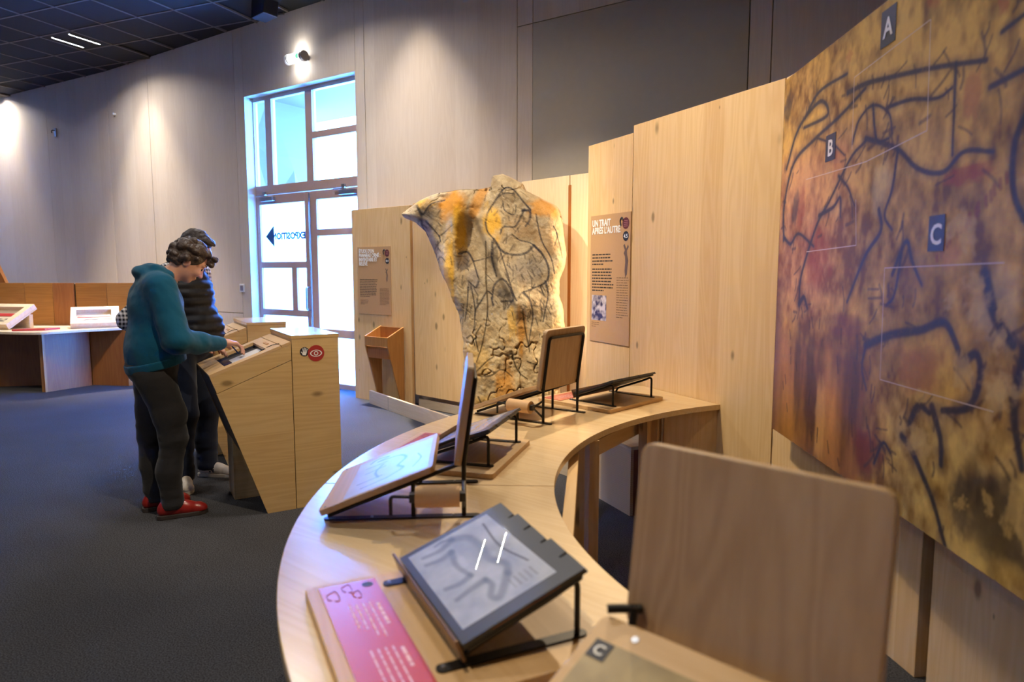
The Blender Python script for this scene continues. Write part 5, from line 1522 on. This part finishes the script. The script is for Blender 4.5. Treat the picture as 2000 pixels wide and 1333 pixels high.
    hm_ = plain('curly_dark_hair', srgb(64, 50, 44), .45, 0, .5, noise=.45, nscale=70, bump=.5)
    grow('curly_hair', K, .0055, hm_, body)
    for sg in (-1, 1):
        obj('eye', MB().lathe([(.001, -.009), (.007, -.006), (.0095, 0), (.007, .006), (.001, .009)], 12, Matrix.Translation(Vector(Ca + f * .081 - u * .003 + y * sg * .031))), plain('eye_dark', srgb(40, 30, 28), .2), body, smooth=180)
        obj('eyebrow', MB().tube([Vector(Ca + f * a + u * b + y * sg * c_) for a, b, c_ in ((.094, .026, .014), (.093, .032, .03), (.080, .028, .048))], .0035, 6), hm_, body, smooth=180)
    RED = plain('red_leather', srgb(148, 32, 26), .35, 0, .5, noise=.15, nscale=40, coat=.2)
    DK = plain('dark_sole', srgb(58, 50, 48), .6)
    shoe(body, (.045, -.105, 0), R(-4), RED, DK); shoe(body, (-.02, .105, 0), R(8), RED, DK)
    body.location = (-2.085, 3.985, 0); body.rotation_euler = (0, 0, math.atan2(.53, .85))
    return body, tips, tt
wm, tips, tt = woman()
bpy.context.view_layer.update()
_a = wm.matrix_world @ Vector(tips[0]); _b = wm.matrix_world @ Vector(tt)
_t = (_a + _b) / 2
_d = Vector((.42, .22, -.62)).normalized()
pen = obj('stylus', MB().tube([_t - _d * .085, _t + _d * .012, _t + _d * .026], .0042, 10), plain('blue_pen', srgb(30, 60, 130), .3), smooth=40)
tag(pen, 'slim blue stylus held over the kiosk screen', 'pen')

# ---------------------------------------------------------------- man in the quilted vest behind her
def man():
    T_ = R(38)
    B = Field(.03)
    B.ell((.0, 0, 1.26), (.11, .15, .20)).ell((-.01, 0, 1.0), (.11, .14, .12))
    for yy, ka, aa, ay in ((-.11, .03, .0, -.14), (.11, .05, .02, .13)):
        B.chain([(-.02, yy * .9, .92), (ka, yy * 1.1, .50), (aa, ay, .10), (aa + .04, ay, .05)], [.075, .048, .036, .03])
    B.chain([(.0, -.17, 1.43), (-.22, -.27, 1.14), (.03, -.22, 1.03)], [.048, .04, .028])
    B.chain([(.0, .17, 1.43), (-.07, .26, 1.13), (.06, .25, .95)], [.048, .04, .028])
    B.cone((.01, 0, 1.45), (.05, 0, 1.56), .064, .058, .02)
    C = (.085, 0, 1.612)
    f, u, y, Rm = head_field(B, C, T_, 1.0)
    hand_field(B, (.04, -.215, 1.028), (.9, .3, -.3), (0, -1, .2), 1, .6)
    hand_field(B, (.065, .248, .945), (.5, -.1, -.8), (.5, 0, 1), -1, .6)
    body = grow('person', B, .0065, SKIN)
    tag(body, 'person in a black quilted vest and checked shirt, half hidden behind the teal hoodie', 'person')
    S = Field(.04)
    S.ell((.0, 0, 1.26), (.135, .18, .22)).ell((.02, 0, 1.03), (.16, .175, .15))
    S.chain([(.0, -.18, 1.425), (-.22, -.275, 1.14), (.015, -.225, 1.035)], [.078, .068, .045]); S.chain([(.0, .18, 1.425), (-.07, .265, 1.13), (.05, .25, .96)], [.078, .068, .045])
    S.disp = wrinkle(.012, 14, 14, 9)
    m, nt, b = new_mat('gingham_shirt')
    tc = N(nt, 'ShaderNodeTexCoord'); sp_ = N(nt, 'ShaderNodeSeparateXYZ'); nt.links.new(tc.outputs['Object'], sp_.inputs[0])
    s1_ = MATH(nt, 'GREATER_THAN', MATH(nt, 'SINE', MATH(nt, 'MULTIPLY', MATH(nt, 'ADD', sp_.outputs[0], sp_.outputs[1]), 240)), 0)
    s2_ = MATH(nt, 'GREATER_THAN', MATH(nt, 'SINE', MATH(nt, 'MULTIPLY', sp_.outputs[2], 240)), 0)
    g_ = MATH(nt, 'MULTIPLY', MATH(nt, 'ADD', s1_, s2_), .5)
    nt.links.new(MIX(nt, g_, srgb(24, 24, 34), srgb(226, 222, 222)), b.inputs['Base Color']); b.inputs['Roughness'].default_value = .8
    grow('checked_shirt', S, .009, m, body)
    Vt = Field(.04)
    Vt.ell((.0, 0, 1.27), (.162, .205, .23)).ell((.035, 0, 1.06), (.192, .205, .19))
    Vt.chain([(-.01, -.13, 1.44), (-.01, .13, 1.44)], [.07, .07])
    Vt.chain([(-.055, 0, 1.545), (-.03, -.07, 1.53), (.05, -.085, 1.49), (.10, 0, 1.455), (.05, .085, 1.49), (-.03, .07, 1.53), (-.055, 0, 1.545)], [.026] * 7, .02)
    Vt.cut((0, 0, .93), (0, 0, -1))
    Vt.disp = lambda P: -.011 * np.abs(np.sin(P[:, 2] * math.pi / .058)) + .006 * (fbm(P[:, 0] * 20, P[:, 1] * 20, P[:, 2] * 20, octv=2, seed=2) - .5)
    grow('quilted_vest', Vt, .0085, plain('black_nylon', srgb(20, 21, 28), .6, 0, .3, noise=.2, nscale=60), body)
    J = Field(.035)
    J.ell((-.01, 0, .95), (.150, .178, .13))
    for yy, ka, aa, ay in ((-.11, .03, .0, -.14), (.11, .05, .02, .13)):
        J.chain([(-.015, yy * .95, .88), (ka, yy * 1.1, .50), (aa, ay * .97, .28), (aa + .005, ay, .085)], [.112, .080, .072, .072])
    J.disp = lambda P: .016 * (fbm(P[:, 0] * 8, P[:, 1] * 8, P[:, 2] * 22, octv=2, seed=16) - .5) * (.4 + np.exp(-((P[:, 2] - .15) / .1) ** 2))
    J.cut((0, 0, .055), (0, 0, -1)).cut((0, 0, 1.03), (0, 0, 1))
    grow('jeans', J, .009, cloth('navy_denim', srgb(24, 32, 52), .2), body)
    K = Field(.01)
    Ca = np.array(C)
    K.ell(Ca - f * .010 + u * .020, (.104, .084, .098), Rm)
    K.ell(Ca + f * .055 + u * .085, (.045, .055, .022), Rm)
    K.cut(Ca + f * .055 + u * .02, f - u * .9); K.cut(Ca - u * .05, -u + f * .2)
    K.disp = lambda P: .012 * (fbm(P[:, 0] * 60, P[:, 1] * 60, P[:, 2] * 60, octv=2, seed=5) - .5)
    grow('short_hair', K, .006, plain('dark_brown_hair', srgb(58, 46, 40), .5, 0, .4, noise=.4, nscale=90, bump=.4), body)
    WL = plain('white_leather', srgb(222, 214, 204), .45, noise=.05, nscale=20); WS = plain('white_sole', srgb(212, 204, 190), .55)
    for loc, yaw in (((.02, -.15, 0), R(-50)), ((.055, .13, 0), R(0))):
        s = shoe(body, loc, yaw, WL, WS, False, 'sneaker')
        for sd in (-1, 1):
            t_ = text_mb('N', .05, .06, 'CENTER', depth=.004)
            n_ = obj('side_letter', t_, M['navy'], s); n_.location = (.02, sd * .041, .040); n_.rotation_euler = (0, 0, 0 if sd < 0 else R(180))
            n_.rotation_euler = (R(-14) if sd < 0 else R(14), 0, 0 if sd < 0 else R(180))
    body.location = (-2.20, 4.61, 0); body.rotation_euler = (0, 0, R(-6))
man()
